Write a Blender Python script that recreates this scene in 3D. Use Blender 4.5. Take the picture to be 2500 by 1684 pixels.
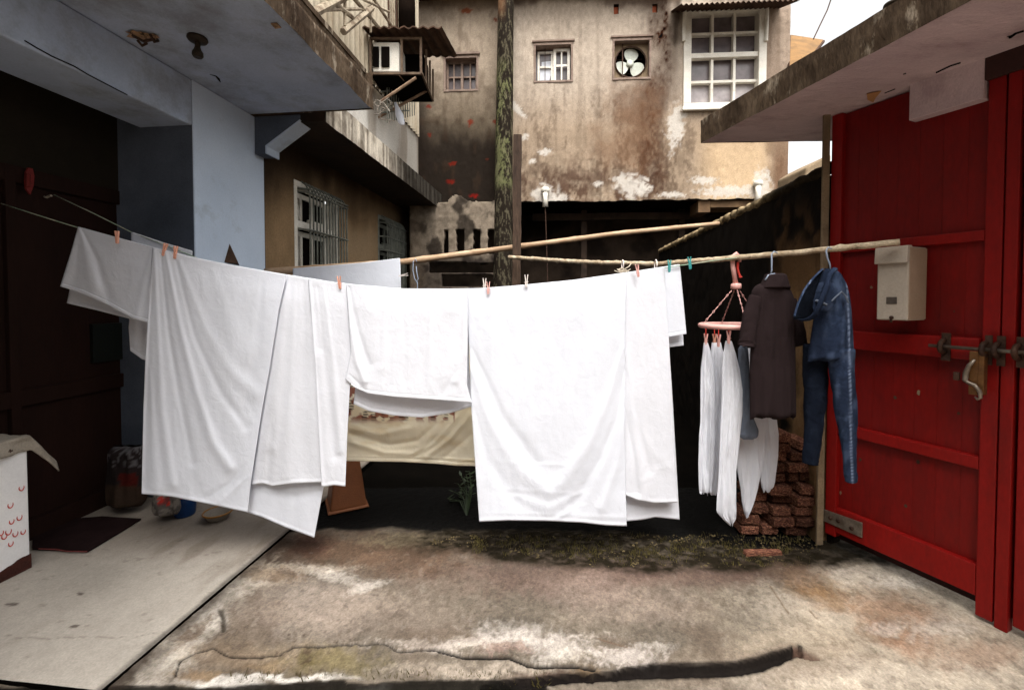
import bpy, bmesh, math, random
import numpy as np
from mathutils import Vector, Matrix

for o in list(bpy.data.objects): bpy.data.objects.remove(o)
SC = bpy.context.scene
COL = SC.collection

# ------------------------------------------------------------------ camera
F = 1060.0; CX = 1250.0; YH = 731.0; TH = math.radians(1.4)
CYV = YH + F*math.tan(TH); EYE = 1.5
cam_d = bpy.data.cameras.new('camera'); cam = bpy.data.objects.new('camera', cam_d); COL.objects.link(cam)
cam.location = (0, 0, EYE); cam.rotation_euler = (math.radians(90)-TH, 0, 0)
cam_d.sensor_width = 36.0; cam_d.lens = F/2500*36.0
cam_d.shift_y = -(842-CYV)/2500.0
cam_d.clip_start = 0.05; cam_d.clip_end = 3000
SC.camera = cam

# ------------------------------------------------------------------ sky, sun, exposure
SUN_EL = math.radians(62)
SUN_AZ = math.atan2(0.12, -0.98)          # direction towards the sun in plan: (sin, cos) = (x, y)
w = bpy.data.worlds.new('World'); SC.world = w; w.use_nodes = True
wn = w.node_tree; wn.nodes.clear()
wo = wn.nodes.new('ShaderNodeOutputWorld'); wb = wn.nodes.new('ShaderNodeBackground')
ws = wn.nodes.new('ShaderNodeTexSky'); ws.sky_type = 'NISHITA'; ws.sun_disc = False
ws.sun_elevation = SUN_EL; ws.sun_rotation = SUN_AZ
ws.dust_density = 6.0; ws.air_density = 1.0; ws.ozone_density = 0.6
wh = wn.nodes.new('ShaderNodeHueSaturation'); wh.inputs['Saturation'].default_value = 0.12
wn.links.new(ws.outputs[0], wh.inputs['Color']); wm = wn.nodes.new('ShaderNodeMix'); wm.data_type = 'RGBA'; wm.blend_type = 'MULTIPLY'; wm.inputs[0].default_value = 1.0; wm.inputs[7].default_value = (1.0, 0.985, 0.955, 1)
wn.links.new(wh.outputs[0], wm.inputs[6]); wn.links.new(wm.outputs[2], wb.inputs[0])
wb.inputs[1].default_value = 0.15
wn.links.new(wb.outputs[0], wo.inputs[0])
sd = bpy.data.lights.new('sun', 'SUN'); sun = bpy.data.objects.new('sun', sd); COL.objects.link(sun)
sd.energy = 1.0; sd.angle = math.radians(45); sd.color = (1.0, 0.96, 0.9)
sdir = Vector((math.sin(SUN_AZ)*math.cos(SUN_EL), math.cos(SUN_AZ)*math.cos(SUN_EL), math.sin(SUN_EL)))
sun.rotation_euler = sdir.to_track_quat('Z', 'Y').to_euler()
SC.view_settings.view_transform = 'Standard'; SC.view_settings.look = 'None'
SC.view_settings.gamma = 1.0; SC.view_settings.use_curve_mapping = False
SC.view_settings.exposure = 1.46

# ------------------------------------------------------------------ pixels of the photograph <-> points of the place
FW = np.array([0, math.cos(TH), -math.sin(TH)]); UPV = np.array([0, math.sin(TH), math.cos(TH)]); RT = np.array([1.0, 0, 0])
EYEP = np.array([0, 0, EYE])
def ray(x, y): return RT*((x-CX)/F) + UPV*((CYV-y)/F) + FW
def U(x, y, d):
    r = ray(x, y); return EYEP + r*(d/r[1])
def Uz(x, y, z):
    r = ray(x, y); return EYEP + r*((z-EYE)/r[2])
def Upl(x, y, p0, n):
    r = ray(x, y); return EYEP + r*(np.dot(np.array(p0)-EYEP, n)/np.dot(r, n))
def proj(P):
    Q = np.asarray(P, float) - EYEP
    f = Q@FW; return CX + F*(Q@RT)/f, CYV - F*(Q@UPV)/f

# frames of the three building directions: p = across, l = along
dL = ray(1368, YH); LV = np.array([dL[0], dL[1], 0]); LV /= np.linalg.norm(LV); PV = np.array([LV[1], -LV[0], 0])
dD = ray(780, YH); DV = -np.array([dD[0], dD[1], 0]); DV /= np.linalg.norm(DV); DN = np.array([DV[1], -DV[0], 0])
ZV = np.array([0, 0, 1.0])
D0 = Uz(2024, 1322, 0.03); D0[2] = 0
if DN[0] > 0: DN = -DN
BV = np.array([1, -0.062, 0]); BV /= np.linalg.norm(BV); BN = np.array([BV[1], -BV[0], 0]); B0 = np.array([0, 7.3, 0.0])
class Frame:
    def __init__(s, o, a, b): s.o = np.array(o, float); s.a = a; s.b = b
    def __call__(s, a, b, z): return s.o + s.a*a + s.b*b + ZV*z
    def inv(s, P): q = np.asarray(P)-s.o; return q@s.a, q@s.b, q[..., 2]
LF = Frame((0, 0, 0), LV, PV)          # (l, p, z)
DF = Frame(D0, DV, DN)                 # (s, out, z)
BF = Frame(B0, BV, BN)                 # (u, out, z)
WF = Frame((0, 0, 0), np.array([1.0, 0, 0]), np.array([0, 1.0, 0]))
def onL(x, y, p): q = Upl(x, y, LF(0, p, 0), PV); a, b, z = LF.inv(q); return a, z
def onD(x, y, n=0.0): q = Upl(x, y, DF(0, n, 0), DN); a, b, z = DF.inv(q); return a, z
def onB(x, y, n=0.0): q = Upl(x, y, BF(0, n, 0), BN); a, b, z = BF.inv(q); return a, z

# ------------------------------------------------------------------ noise
def _hash(i, j, s):
    h = (i.astype(np.int64)*374761393 + j.astype(np.int64)*668265263 + s*982451653) & 0xffffffff
    h = ((h ^ (h >> 13))*1274126177) & 0xffffffff
    return ((h ^ (h >> 16)) & 0xffff)/65535.0
def vn(x, y, s=0):
    x = np.asarray(x, float); y = np.asarray(y, float)
    i = np.floor(x); j = np.floor(y); a = x-i; b = y-j
    a = a*a*(3-2*a); b = b*b*(3-2*b)
    return (_hash(i, j, s)*(1-a)+_hash(i+1, j, s)*a)*(1-b) + (_hash(i, j+1, s)*(1-a)+_hash(i+1, j+1, s)*a)*b
def fbm(x, y, s=0, o=5, g=0.5):
    t = 0; a = 1; n = 0
    for k in range(o):
        t = t + a*vn(x*2**k+17*k, y*2**k-9*k, s+k); n += a; a *= g
    return t/n
def sst(e0, e1, x):
    t = np.clip((x-e0)/(e1-e0), 0, 1); return t*t*(3-2*t)
def lin(c):
    c = np.array(c, float)/255.0
    return np.where(c <= 0.04045, c/12.92, ((c+0.055)/1.055)**2.4)
def seg_d(x, y, pts):
    best = np.full(np.shape(x), 1e9)
    for (x0, y0), (x1, y1) in zip(pts[:-1], pts[1:]):
        dx, dy = x1-x0, y1-y0; t = np.clip(((x-x0)*dx+(y-y0)*dy)/(dx*dx+dy*dy), 0, 1)
        best = np.minimum(best, np.hypot(x-x0-t*dx, y-y0-t*dy))
    return best
def inpoly(x, y, poly):
    r = np.zeros(np.shape(x), bool); n = len(poly)
    for i in range(n):
        x0, y0 = poly[i]; x1, y1 = poly[(i+1) % n]
        if y0 == y1: continue
        c = ((y0 > y) != (y1 > y)) & (x < (x1-x0)*(y-y0)/(y1-y0)+x0); r ^= c
    return r
def blend(C, m, col): return C*(1-m[..., None]) + lin(col)*m[..., None]
def blob(C, X, Y, cx, cy, rx, ry, col, a=1, soft=0.5, nz=0.5, sc=None, s=0, rot=0):
    sc = sc or 2.5/max(min(rx, ry), 1)
    c, q = math.cos(rot), math.sin(rot); dx, dy = X-cx, Y-cy
    r = np.hypot((dx*c+dy*q)/rx, (-dx*q+dy*c)/ry)
    r = r + nz*2*(fbm(X*sc, Y*sc, s+int(cx)) - 0.5)
    return blend(C, a*(1-sst(1-soft, 1+soft, r)), col)

# ------------------------------------------------------------------ materials
def nd(t, k): return t.nodes.new('ShaderNode'+k)
def mat(name, a, b=None, scale=6, rough=0.85, bump=0.3, bscale=None, attr=False, c=None, cth=(0.55, 0.65), cscale=3, stretch=(1, 1, 1),
        metal=0.0, fine=0.12, fscale=90, bdist=0.01, spec=0.3, rand=0.0):
    m = bpy.data.materials.new(name); m.use_nodes = True; t = m.node_tree; t.nodes.clear()
    out = nd(t, 'OutputMaterial'); bs = nd(t, 'BsdfPrincipled'); t.links.new(bs.outputs[0], out.inputs[0])
    bs.inputs['Roughness'].default_value = rough; bs.inputs['Metallic'].default_value = metal
    bs.inputs['Specular IOR Level'].default_value = spec
    tc = nd(t, 'TexCoord'); mp = nd(t, 'Mapping'); mp.inputs['Scale'].default_value = stretch
    t.links.new(tc.outputs['Object'], mp.inputs[0])
    if rand:
        oi = nd(t, 'ObjectInfo'); mu = nd(t, 'Math'); mu.operation = 'MULTIPLY'; mu.inputs[1].default_value = 37
        t.links.new(oi.outputs['Random'], mu.inputs[0]); cb = nd(t, 'CombineXYZ')
        for i in range(3): t.links.new(mu.outputs[0], cb.inputs[i])
        t.links.new(cb.outputs[0], mp.inputs['Location'])
    def noise(s, det=6, r=0.6):
        n = nd(t, 'TexNoise'); n.inputs['Scale'].default_value = s; n.inputs['Detail'].default_value = det
        n.inputs['Roughness'].default_value = r; t.links.new(mp.outputs[0], n.inputs['Vector']); return n
    def L(x): x = lin(x); return (x[0], x[1], x[2], 1)
    if attr:
        at = nd(t, 'Attribute'); at.attribute_name = 'Col'; cur = at.outputs['Color']
    else:
        n = noise(scale); r = nd(t, 'ValToRGB'); r.color_ramp.elements[0].position = 0.35; r.color_ramp.elements[1].position = 0.65
        r.color_ramp.elements[0].color = L(a); r.color_ramp.elements[1].color = L(b or a)
        t.links.new(n.outputs['Fac'], r.inputs[0]); cur = r.outputs[0]
    if c:
        n = noise(cscale, 8, 0.7); r = nd(t, 'MapRange'); r.inputs[1].default_value = cth[0]; r.inputs[2].default_value = cth[1]
        t.links.new(n.outputs['Fac'], r.inputs[0]); mx = nd(t, 'Mix'); mx.data_type = 'RGBA'
        t.links.new(r.outputs[0], mx.inputs[0]); t.links.new(cur, mx.inputs[6]); mx.inputs[7].default_value = L(c); cur = mx.outputs[2]
    if fine or rand:
        n = noise(fscale, 4, 0.7); r = nd(t, 'MapRange'); r.inputs[1].default_value = 0.25; r.inputs[2].default_value = 0.75
        r.inputs[3].default_value = 1-fine*1.6; r.inputs[4].default_value = 1+fine*1.6
        t.links.new(n.outputs['Fac'], r.inputs[0]); hv = nd(t, 'HueSaturation'); t.links.new(cur, hv.inputs['Color'])
        val = r.outputs[0]
        if rand:
            r2 = nd(t, 'MapRange'); r2.inputs[3].default_value = 1-rand; r2.inputs[4].default_value = 1+rand
            t.links.new(oi.outputs['Random'], r2.inputs[0]); mm = nd(t, 'Math'); mm.operation = 'MULTIPLY'
            t.links.new(val, mm.inputs[0]); t.links.new(r2.outputs[0], mm.inputs[1]); val = mm.outputs[0]
        t.links.new(val, hv.inputs['Value']); cur = hv.outputs[0]
    t.links.new(cur, bs.inputs['Base Color'])
    if bump:
        n = noise(bscale or scale*6, 8, 0.65); bp = nd(t, 'Bump'); bp.inputs['Strength'].default_value = bump
        bp.inputs['Distance'].default_value = bdist; t.links.new(n.outputs['Fac'], bp.inputs['Height']); t.links.new(bp.outputs[0], bs.inputs['Normal'])
    m['bsdf'] = 1
    return m
def cloth_mat(name, col, transl=0.22, bump=0.25, weave=260, wr=9, attr=False, rough=0.95):
    m = bpy.data.materials.new(name); m.use_nodes = True; t = m.node_tree; t.nodes.clear()
    out = nd(t, 'OutputMaterial'); mx = nd(t, 'MixShader'); t.links.new(mx.outputs[0], out.inputs[0]); mx.inputs[0].default_value = transl
    df = nd(t, 'BsdfPrincipled'); df.inputs['Roughness'].default_value = rough; df.inputs['Specular IOR Level'].default_value = 0.1
    tr = nd(t, 'BsdfTranslucent'); t.links.new(df.outputs[0], mx.inputs[1]); t.links.new(tr.outputs[0], mx.inputs[2])
    tc = nd(t, 'TexCoord'); n = nd(t, 'TexNoise'); n.inputs['Scale'].default_value = weave; n.inputs['Detail'].default_value = 3
    t.links.new(tc.outputs['Object'], n.inputs['Vector'])
    n3 = nd(t, 'TexNoise'); n3.inputs['Scale'].default_value = 3.0; n3.inputs['Detail'].default_value = 5; t.links.new(tc.outputs['Object'], n3.inputs['Vector'])
    n2 = nd(t, 'TexNoise'); n2.inputs['Scale'].default_value = wr; n2.inputs['Detail'].default_value = 6; n2.inputs['Distortion'].default_value = 0.5
    t.links.new(tc.outputs['Object'], n2.inputs['Vector'])
    ad = nd(t, 'Math'); ad.operation = 'MULTIPLY_ADD'; ad.inputs[1].default_value = 0.12
    t.links.new(n.outputs['Fac'], ad.inputs[0]); t.links.new(n2.outputs['Fac'], ad.inputs[2])
    bp = nd(t, 'Bump'); bp.inputs['Strength'].default_value = bump; bp.inputs['Distance'].default_value = 0.02
    t.links.new(ad.outputs[0], bp.inputs['Height'])
    for s in (df, tr): t.links.new(bp.outputs[0], s.inputs['Normal'])
    L = lin(col); hv = nd(t, 'HueSaturation')
    if attr:
        at = nd(t, 'Attribute'); at.attribute_name = 'Col'; t.links.new(at.outputs['Color'], hv.inputs['Color'])
    else: hv.inputs['Color'].default_value = (L[0], L[1], L[2], 1)
    ad2 = nd(t, 'Math'); ad2.operation = 'ADD'; t.links.new(n.outputs['Fac'], ad2.inputs[0]); t.links.new(n3.outputs['Fac'], ad2.inputs[1])
    r = nd(t, 'MapRange'); r.inputs[1].default_value = 0.6; r.inputs[2].default_value = 1.4; r.inputs[3].default_value = 0.93; r.inputs[4].default_value = 1.05
    t.links.new(ad2.outputs[0], r.inputs[0]); t.links.new(r.outputs[0], hv.inputs['Value'])
    t.links.new(hv.outputs[0], df.inputs['Base Color']); t.links.new(hv.outputs[0], tr.inputs['Color'])
    return m
M = {}
M['blue'] = mat('pale blue paint', (188, 203, 222), (198, 212, 230), 2.2, 0.8, 0.12, 30, c=(150, 160, 168), cth=(0.56, 0.75), cscale=1.6, fine=0.05)
M['soffit'] = mat('old painted soffit', (160, 172, 194), (178, 190, 210), 1.6, 0.85, 0.3, 25, c=(118, 118, 120), cth=(0.5, 0.72), cscale=1.1, fine=0.08)
M['fascia'] = mat('mouldy concrete edge', (58, 46, 36), (92, 78, 64), 5, 0.95, 0.9, 30, c=(150, 138, 122), cth=(0.56, 0.66), cscale=9, stretch=(1, 1, 0.35), fine=0.3, fscale=45, bdist=0.02)
M['soffit_r'] = mat('mauve plaster', (182, 162, 166), (204, 184, 186), 1.8, 0.9, 0.5, 18, c=(140, 118, 120), cth=(0.5, 0.75), cscale=2.2, stretch=(1, 2.2, 1), fine=0.08, bdist=0.012)
M['jamb'] = mat('shade-toned blue paint', (70, 77, 88), (88, 96, 110), 2, 0.85, 0.2, 20)  # darker copy of the blue paint, recess shade put into the colour
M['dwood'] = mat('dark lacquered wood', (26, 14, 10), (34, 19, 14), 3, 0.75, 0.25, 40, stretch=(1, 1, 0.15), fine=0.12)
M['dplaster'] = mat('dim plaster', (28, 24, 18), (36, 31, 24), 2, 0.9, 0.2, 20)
M['attr'] = mat('stained plaster', (1, 1, 1), attr=True, spec=0.08, rough=0.92, bump=0.5, bscale=45, fine=0.16, fscale=60, bdist=0.008)
M['ground'] = mat('worn concrete', (1, 1, 1), attr=True, rough=0.88, bump=0.75, bscale=70, fine=0.2, fscale=120, bdist=0.006)
M['porch'] = mat('smooth cement floor', (1, 1, 1), attr=True, rough=0.8, bump=0.3, bscale=60, fine=0.12, fscale=110, bdist=0.004)
M['soil'] = mat('black damp soil', (8, 7, 6), (13, 11, 9), 5, 0.95, 0.8, 50, fine=0.3)
M['black'] = mat('near-black wall', (18, 14, 12), (34, 27, 22), 3, 0.95, 0.5, 30, fine=0.2)  # one near-black tone for the shed, slab and other dark parts
M['red'] = mat('red gate paint', (120, 10, 7), (132, 13, 9), 2.5, 0.5, 0.25, 30, c=(78, 16, 12), cth=(0.56, 0.8), cscale=3, stretch=(1, 1, 0.3), fine=0.12, fscale=70, spec=0.25, bdist=0.004)
M['redd'] = mat('red gate board paint', (102, 9, 7), (116, 11, 8), 2.2, 0.5, 0.3, 30, c=(74, 14, 11), cth=(0.52, 0.78), cscale=2.6, stretch=(1, 1, 0.25), fine=0.14, fscale=60, spec=0.25, bdist=0.004)
M['iron'] = mat('rusted iron', (48, 34, 28), (78, 56, 44), 14, 0.6, 0.5, 60, metal=0.4, fine=0.2)
M['steel'] = mat('worn steel', (150, 140, 128), (110, 98, 86), 18, 0.4, 0.3, 60, metal=0.7)
M['post'] = mat('weathered concrete strip', (140, 122, 98), (110, 94, 74), 6, 0.9, 0.5, 40)
M['bamboo'] = mat('dry bamboo', (184, 158, 130), (146, 116, 88), 9, 0.6, 0.3, 40, stretch=(0.4, 1, 1), c=(110, 72, 48), cth=(0.6, 0.72), cscale=7, fine=0.12)
M['stick'] = mat('weathered stick', (196, 180, 156), (150, 130, 104), 14, 0.85, 0.9, 60, c=(70, 56, 42), cth=(0.56, 0.66), cscale=22, fine=0.2)
M['oldpost'] = mat('rotten post', (46, 34, 28), (74, 58, 46), 14, 0.95, 0.9, 60, stretch=(1, 1, 0.2), c=(122, 104, 74), cth=(0.62, 0.7), cscale=20, fine=0.25)
M['lichen'] = mat('black pipe with lichen', (22, 19, 15), (40, 34, 26), 6, 0.95, 0.9, 40, c=(148, 152, 96), cth=(0.50, 0.56), cscale=7, stretch=(1, 1, 0.45), fine=0.25, fscale=40)
M['white'] = mat('white gloss paint', (222, 218, 208), (206, 200, 188), 6, 0.5, 0.15, 30, c=(176, 164, 146), cth=(0.58, 0.75), cscale=5)
M['dframe'] = mat('brown painted wood', (112, 94, 84), (138, 120, 108), 9, 0.8, 0.4, 30)
M['glass_d'] = mat('dim frosted glass', (70, 62, 64), (112, 102, 104), 2.6, 0.25, 0.1, 20, spec=0.5, fine=0.05)
M['glass_p'] = mat('pale frosted glass', (120, 112, 114), (176, 168, 168), 3, 0.3, 0.1, 20, spec=0.5, fine=0.05)
M['dark'] = mat('dark opening', (16, 13, 12), (20, 16, 14), 3, 0.9, 0)
M['bars'] = mat('grey painted bars', (120, 122, 112), (86, 88, 82), 12, 0.6, 0.2, 40)
M['tin'] = mat('rusty tin sheet', (58, 44, 36), (84, 64, 52), 7, 0.8, 0.4, 40)
M['corr'] = mat('cream corrugated sheet', (196, 186, 166), (160, 146, 124), 3, 0.7, 0.2, 30, stretch=(1, 1, 0.3), c=(96, 78, 58), cth=(0.6, 0.72), cscale=3)
M['amber'] = mat('amber corrugated roof', (104, 76, 40), (134, 98, 52), 5, 0.7, 0.2, 30)
M['boxp'] = mat('putty grey enamel', (164, 154, 142), (174, 163, 150), 5, 0.55, 0.25, 90, fine=0.06)
M['boxs'] = mat('putty enamel shaded side', (160, 140, 120), (150, 130, 110), 5, 0.6, 0.25, 90, fine=0.06)  # browner copy of the enamel, the side's shade put into the colour
M['cab'] = mat('white enamel cabinet', (226, 226, 226), (214, 214, 216), 3, 0.5, 0.15, 40, fine=0.04)
M['rust'] = mat('dark rust', (50, 22, 16), (70, 34, 24), 14, 0.9, 0.8, 60)
M['redmark'] = mat('red print', (186, 78, 70), None, 5, 0.7, 0)
M['pink'] = mat('pink plastic', (224, 176, 168), (214, 158, 150), 8, 0.4, 0, fine=0.03)
M['redp'] = mat('red plastic', (196, 62, 52), None, 8, 0.4, 0, fine=0.03)
M['cyan'] = mat('teal plastic', (62, 150, 150), None, 8, 0.4, 0, fine=0.03)
M['whitep'] = mat('white plastic', (226, 216, 210), None, 8, 0.4, 0, fine=0.03)
M['salmon'] = mat('salmon plastic', (206, 150, 128), None, 8, 0.45, 0, fine=0.03)
M['wire'] = mat('grey blue wire', (138, 150, 168), None, 8, 0.4, 0, fine=0.02)
M['cord'] = mat('pale green cord', (120, 150, 128), (170, 168, 150), 12, 0.8, 0.2, 90)
M['basket'] = mat('brown plastic', (124, 76, 46), (110, 66, 40), 9, 0.5, 0.3, 80, fine=0.08)
M['leaf'] = mat('dull green leaf', (26, 36, 20), (38, 50, 28), 9, 0.6, 0.2, 40)
M['weed'] = mat('dry weeds', (58, 52, 30), (92, 84, 48), 9, 0.9, 0, rand=0)
M['gravel'] = mat('mossy gravel', (104, 92, 66), (58, 50, 34), 12, 0.95, 0.8, 60, fine=0.3)
M['brickobj'] = mat('old red brick', (88, 50, 40), (52, 33, 29), 9, 0.92, 0.5, 40, c=(150, 108, 84), cth=(0.48, 0.64), cscale=11, fine=0.14, rand=0.5, bdist=0.01)
M['yellowp'] = mat('yellow plastic', (140, 98, 40), None, 8, 0.4, 0)
M['bluep'] = mat('blue plastic', (16, 52, 98), None, 8, 0.4, 0)
M['mat'] = mat('dark rubber mat', (26, 18, 18), (34, 24, 24), 8, 0.8, 0.3, 60)
M['rag'] = mat('grey canvas', (150, 142, 130), (128, 120, 108), 8, 0.95, 0.6, 60)
M['lampb'] = mat('brown bakelite', (50, 42, 30), (40, 30, 22), 9, 0.6, 0.3, 40)
M['chip'] = mat('broken plaster', (150, 122, 84), (176, 140, 120), 20, 0.95, 0.9, 60, c=(52, 40, 26), cth=(0.5, 0.6), cscale=30)
M['cshirt'] = cloth_mat('dark brown knit', (36, 27, 28), 0.03, 0.4, 300, 12)
M['cdenim'] = cloth_mat('blue denim', (66, 90, 128), 0.0, 0.6, 300, 22, attr=True)
M['cwhite'] = cloth_mat('white cotton', (226, 229, 237), 0.3, 0.16, 260, 20)
M['cwarm'] = cloth_mat('soft white cotton', (227, 229, 236), 0.3, 0.18, 260, 24)
M['csock'] = cloth_mat('grey blue knit', (96, 104, 118), 0.0, 0.6, 200, 30)
M['ccream'] = cloth_mat('cream printed cotton', (226, 206, 160), 0.35, 0.25, 260, 12, attr=True)

# ------------------------------------------------------------------ mesh building
class MB:
    def __init__(s): s.v = []; s.f = []
    def add(s, vs, fs):
        o = len(s.v); s.v += [tuple(map(float, v)) for v in vs]; s.f += [tuple(i+o for i in f) for f in fs]; return s
    def hexa(s, p):   # 8 points: bottom 4 ccw, top 4
        return s.add(p, [(3, 2, 1, 0), (4, 5, 6, 7), (0, 1, 5, 4), (1, 2, 6, 5), (2, 3, 7, 6), (3, 0, 4, 7)])
    def box(s, fr, a0, a1, b0, b1, z0, z1):
        return s.hexa([fr(a0, b0, z0), fr(a1, b0, z0), fr(a1, b1, z0), fr(a0, b1, z0), fr(a0, b0, z1), fr(a1, b0, z1), fr(a1, b1, z1), fr(a0, b1, z1)])
    def prism(s, pts, ext):
        n = len(pts); e = np.array(ext); P = [np.array(p) for p in pts]
        return s.add(P+[p+e for p in P], [tuple(range(n-1, -1, -1)), tuple(range(n, 2*n))]+[(i, (i+1) % n, n+(i+1) % n, n+i) for i in range(n)])
    def tube(s, pts, r, n=8, cap=True, flat=1.0):
        P = [np.array(p, float) for p in pts]; R = r if hasattr(r, '__len__') else [r]*len(P)
        vs = []; up = None
        for i, p in enumerate(P):
            t = P[min(i+1, len(P)-1)]-P[max(i-1, 0)]; t = t/(np.linalg.norm(t)+1e-9)
            if up is None: up = np.array([0, 0, 1.0]) if abs(t[2]) < 0.9 else np.array([0, 1.0, 0])
            a = np.cross(t, up); a /= np.linalg.norm(a)+1e-9; b = np.cross(a, t); up = b
            for k in range(n):
                th = 2*math.pi*k/n; vs.append(p+R[i]*(a*math.cos(th)+b*math.sin(th)*flat))
        fs = [(i*n+k, i*n+(k+1) % n, (i+1)*n+(k+1) % n, (i+1)*n+k) for i in range(len(P)-1) for k in range(n)]
        if cap: fs += [tuple(range(n-1, -1, -1)), tuple((len(P)-1)*n+k for k in range(n))]
        return s.add(vs, fs)
    def lathe(s, c, prof, n=20, axis=ZV, ref=None):
        ax = np.array(axis, float); ax /= np.linalg.norm(ax); r = np.array([1.0, 0, 0]) if abs(ax[0]) < 0.9 else np.array([0, 1.0, 0])
        a = np.cross(ax, r); a /= np.linalg.norm(a); b = np.cross(ax, a); c = np.array(c)
        vs = [c+ax*h+(a*math.cos(2*math.pi*k/n)+b*math.sin(2*math.pi*k/n))*rr for rr, h in prof for k in range(n)]
        fs = [(i*n+k, i*n+(k+1) % n, (i+1)*n+(k+1) % n, (i+1)*n+k) for i in range(len(prof)-1) for k in range(n)]
        fs += [tuple(range(n-1, -1, -1)), tuple((len(prof)-1)*n+k for k in range(n))]
        return s.add(vs, fs)
def link(o, parent=None):
    COL.objects.link(o)
    if parent is not None: o.parent = parent
    return o
def finish(me, name, m, parent, loc, smooth, bevel, colors=None):
    if m is not None:
        for q in (m if isinstance(m, (list, tuple)) else [m]): me.materials.append(q)
    if colors is not None:
        at = me.color_attributes.new('Col', 'FLOAT_COLOR', 'POINT')
        c = np.ones((len(me.vertices), 4), np.float32); c[:, :3] = np.asarray(colors).reshape(-1, 3); at.data.foreach_set('color', c.ravel())
    if smooth: me.polygons.foreach_set('use_smooth', [True]*len(me.polygons))
    me.update(); o = bpy.data.objects.new(name, me); link(o, parent)
    if parent is None: o.location = loc
    if bevel:
        b = o.modifiers.new('bevel', 'BEVEL'); b.width = bevel; b.segments = 2; b.limit_method = 'ANGLE'; b.angle_limit = math.radians(40)
    return o
def org(parent):
    p = parent; t = Vector((0, 0, 0))
    while p is not None: t += p.location; p = p.parent
    return np.array(t)
def build(mb, name, m, parent=None, smooth=False, bevel=0, loc=None, colors=None, recalc=True):
    V = np.array(mb.v)
    if parent is not None: V = V-org(parent); L = (0, 0, 0)
    else:
        L = np.array(loc) if loc is not None else np.array([V[:, 0].mean(), V[:, 1].mean(), V[:, 2].min()]); V = V-L
    me = bpy.data.meshes.new(name); me.from_pydata(V.tolist(), [], mb.f)
    if recalc:
        bm = bmesh.new(); bm.from_mesh(me); bmesh.ops.recalc_face_normals(bm, faces=bm.faces); bm.to_mesh(me); bm.free()
    return finish(me, name, m, parent, tuple(L), smooth, bevel, colors)
def grid(name, P, m, parent=None, colors=None, hole=None, smooth=True, flip=False, loc=None):
    h, wd, _ = P.shape; V = P.reshape(-1, 3)
    if parent is not None: V = V-org(parent); L = (0, 0, 0)
    else:
        L = np.array(loc) if loc is not None else np.array([V[:, 0].mean(), V[:, 1].mean(), V[:, 2].min()]); V = V-L
    I = np.arange(h*wd).reshape(h, wd); q = np.stack([I[:-1, :-1], I[:-1, 1:], I[1:, 1:], I[1:, :-1]], -1)
    if flip: q = q[..., ::-1]
    q = q.reshape(-1, 4)
    if hole is not None: q = q[~hole.reshape(-1)]
    me = bpy.data.meshes.new(name); me.vertices.add(len(V)); me.vertices.foreach_set('co', V.astype(np.float32).ravel())
    me.loops.add(len(q)*4); me.loops.foreach_set('vertex_index', q.ravel().astype(np.int32)); me.polygons.add(len(q))
    me.polygons.foreach_set('loop_start', np.arange(0, len(q)*4, 4, dtype=np.int32)); me.update(calc_edges=True); me.validate()
    return finish(me, name, m, parent, tuple(L), smooth, 0, colors)
def tag(o, label=None, cat=None, group=None, kind=None):
    if label: o['label'] = label
    if cat: o['category'] = cat
    if group: o['group'] = group
    if kind: o['kind'] = kind
    return o
def thing(name, loc, label, cat, group=None):
    o = bpy.data.objects.new(name, None); COL.objects.link(o); o.location = tuple(map(float, loc)); o.empty_display_size = 0.1
    return tag(o, label, cat, group)
def copy_tree(o, parent=None):
    c = o.copy(); COL.objects.link(c); c.parent = parent
    for ch in o.children: copy_tree(ch, c)
    return c

for k_ in ('soil', 'black', 'dark', 'mat'): M[k_].node_tree.nodes['Principled BSDF'].inputs['Specular IOR Level'].default_value = 0.0
for k_ in ('dwood', 'dplaster', 'tin', 'fascia', 'brickobj', 'ground', 'weed', 'gravel'): M[k_].node_tree.nodes['Principled BSDF'].inputs['Specular IOR Level'].default_value = 0.08
# ================================================================== THE GROUND
NX, NY = 900, 330
gx = np.linspace(-2.25, 3.3, NX); gy = np.linspace(1.28, 3.45, NY)
GX, GY = np.meshgrid(gx, gy)
P = np.stack([GX, GY, np.zeros_like(GX)], -1); X, Y = proj(P)
wx = (fbm(GX*7, GY*7, 3)-0.5)*46 + (fbm(GX*30, GY*30, 5)-0.5)*16; wy = ((fbm(GX*7, GY*7, 9)-0.5)*46 + (fbm(GX*30, GY*30, 11)-0.5)*16)*np.clip((Y-1240)/300, 0.25, 1)
X1, Y1 = X+wx, Y+wy
n1 = fbm(GX*3, GY*3, 21); n2 = fbm(GX*16, GY*16, 22); n3 = fbm(GX*60, GY*60, 23, 3)
C = np.zeros(P.shape) + lin((107, 98, 87))
C = C*(0.78+0.44*n1[..., None])*(0.86+0.28*n2[..., None])
def B(*a, **k):
    global C
    a = list(a)
    if sum(a[4]) > 540 and len(a) > 5: a[5] *= 0.72
    if len(a) > 6: a[6] = min(0.9, a[6]+0.16)
    if len(a) > 5: a[5] = a[5]*0.9
    C = blob(C, X1, Y1, *a, **k)
pale = (196, 184, 168); white = (198, 190, 180); brown = (92, 66, 50); olive = (104, 94, 54); dk = (40, 30, 24)
B(2250, 1560, 430, 150, (204, 188, 166), 0.85, 0.4); B(2300, 1660, 480, 60, (196, 184, 168), 0.9, 0.4, 0.5); B(2000, 1480, 190, 50, pale, 0.6, 0.5)
B(2080, 1405, 160, 24, (206, 196, 182), 0.7, 0.5); B(2330, 1480, 150, 60, (200, 190, 174), 0.6, 0.5, rot=0.5); B(2420, 1640, 130, 50, (196, 184, 166), .6)
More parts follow.
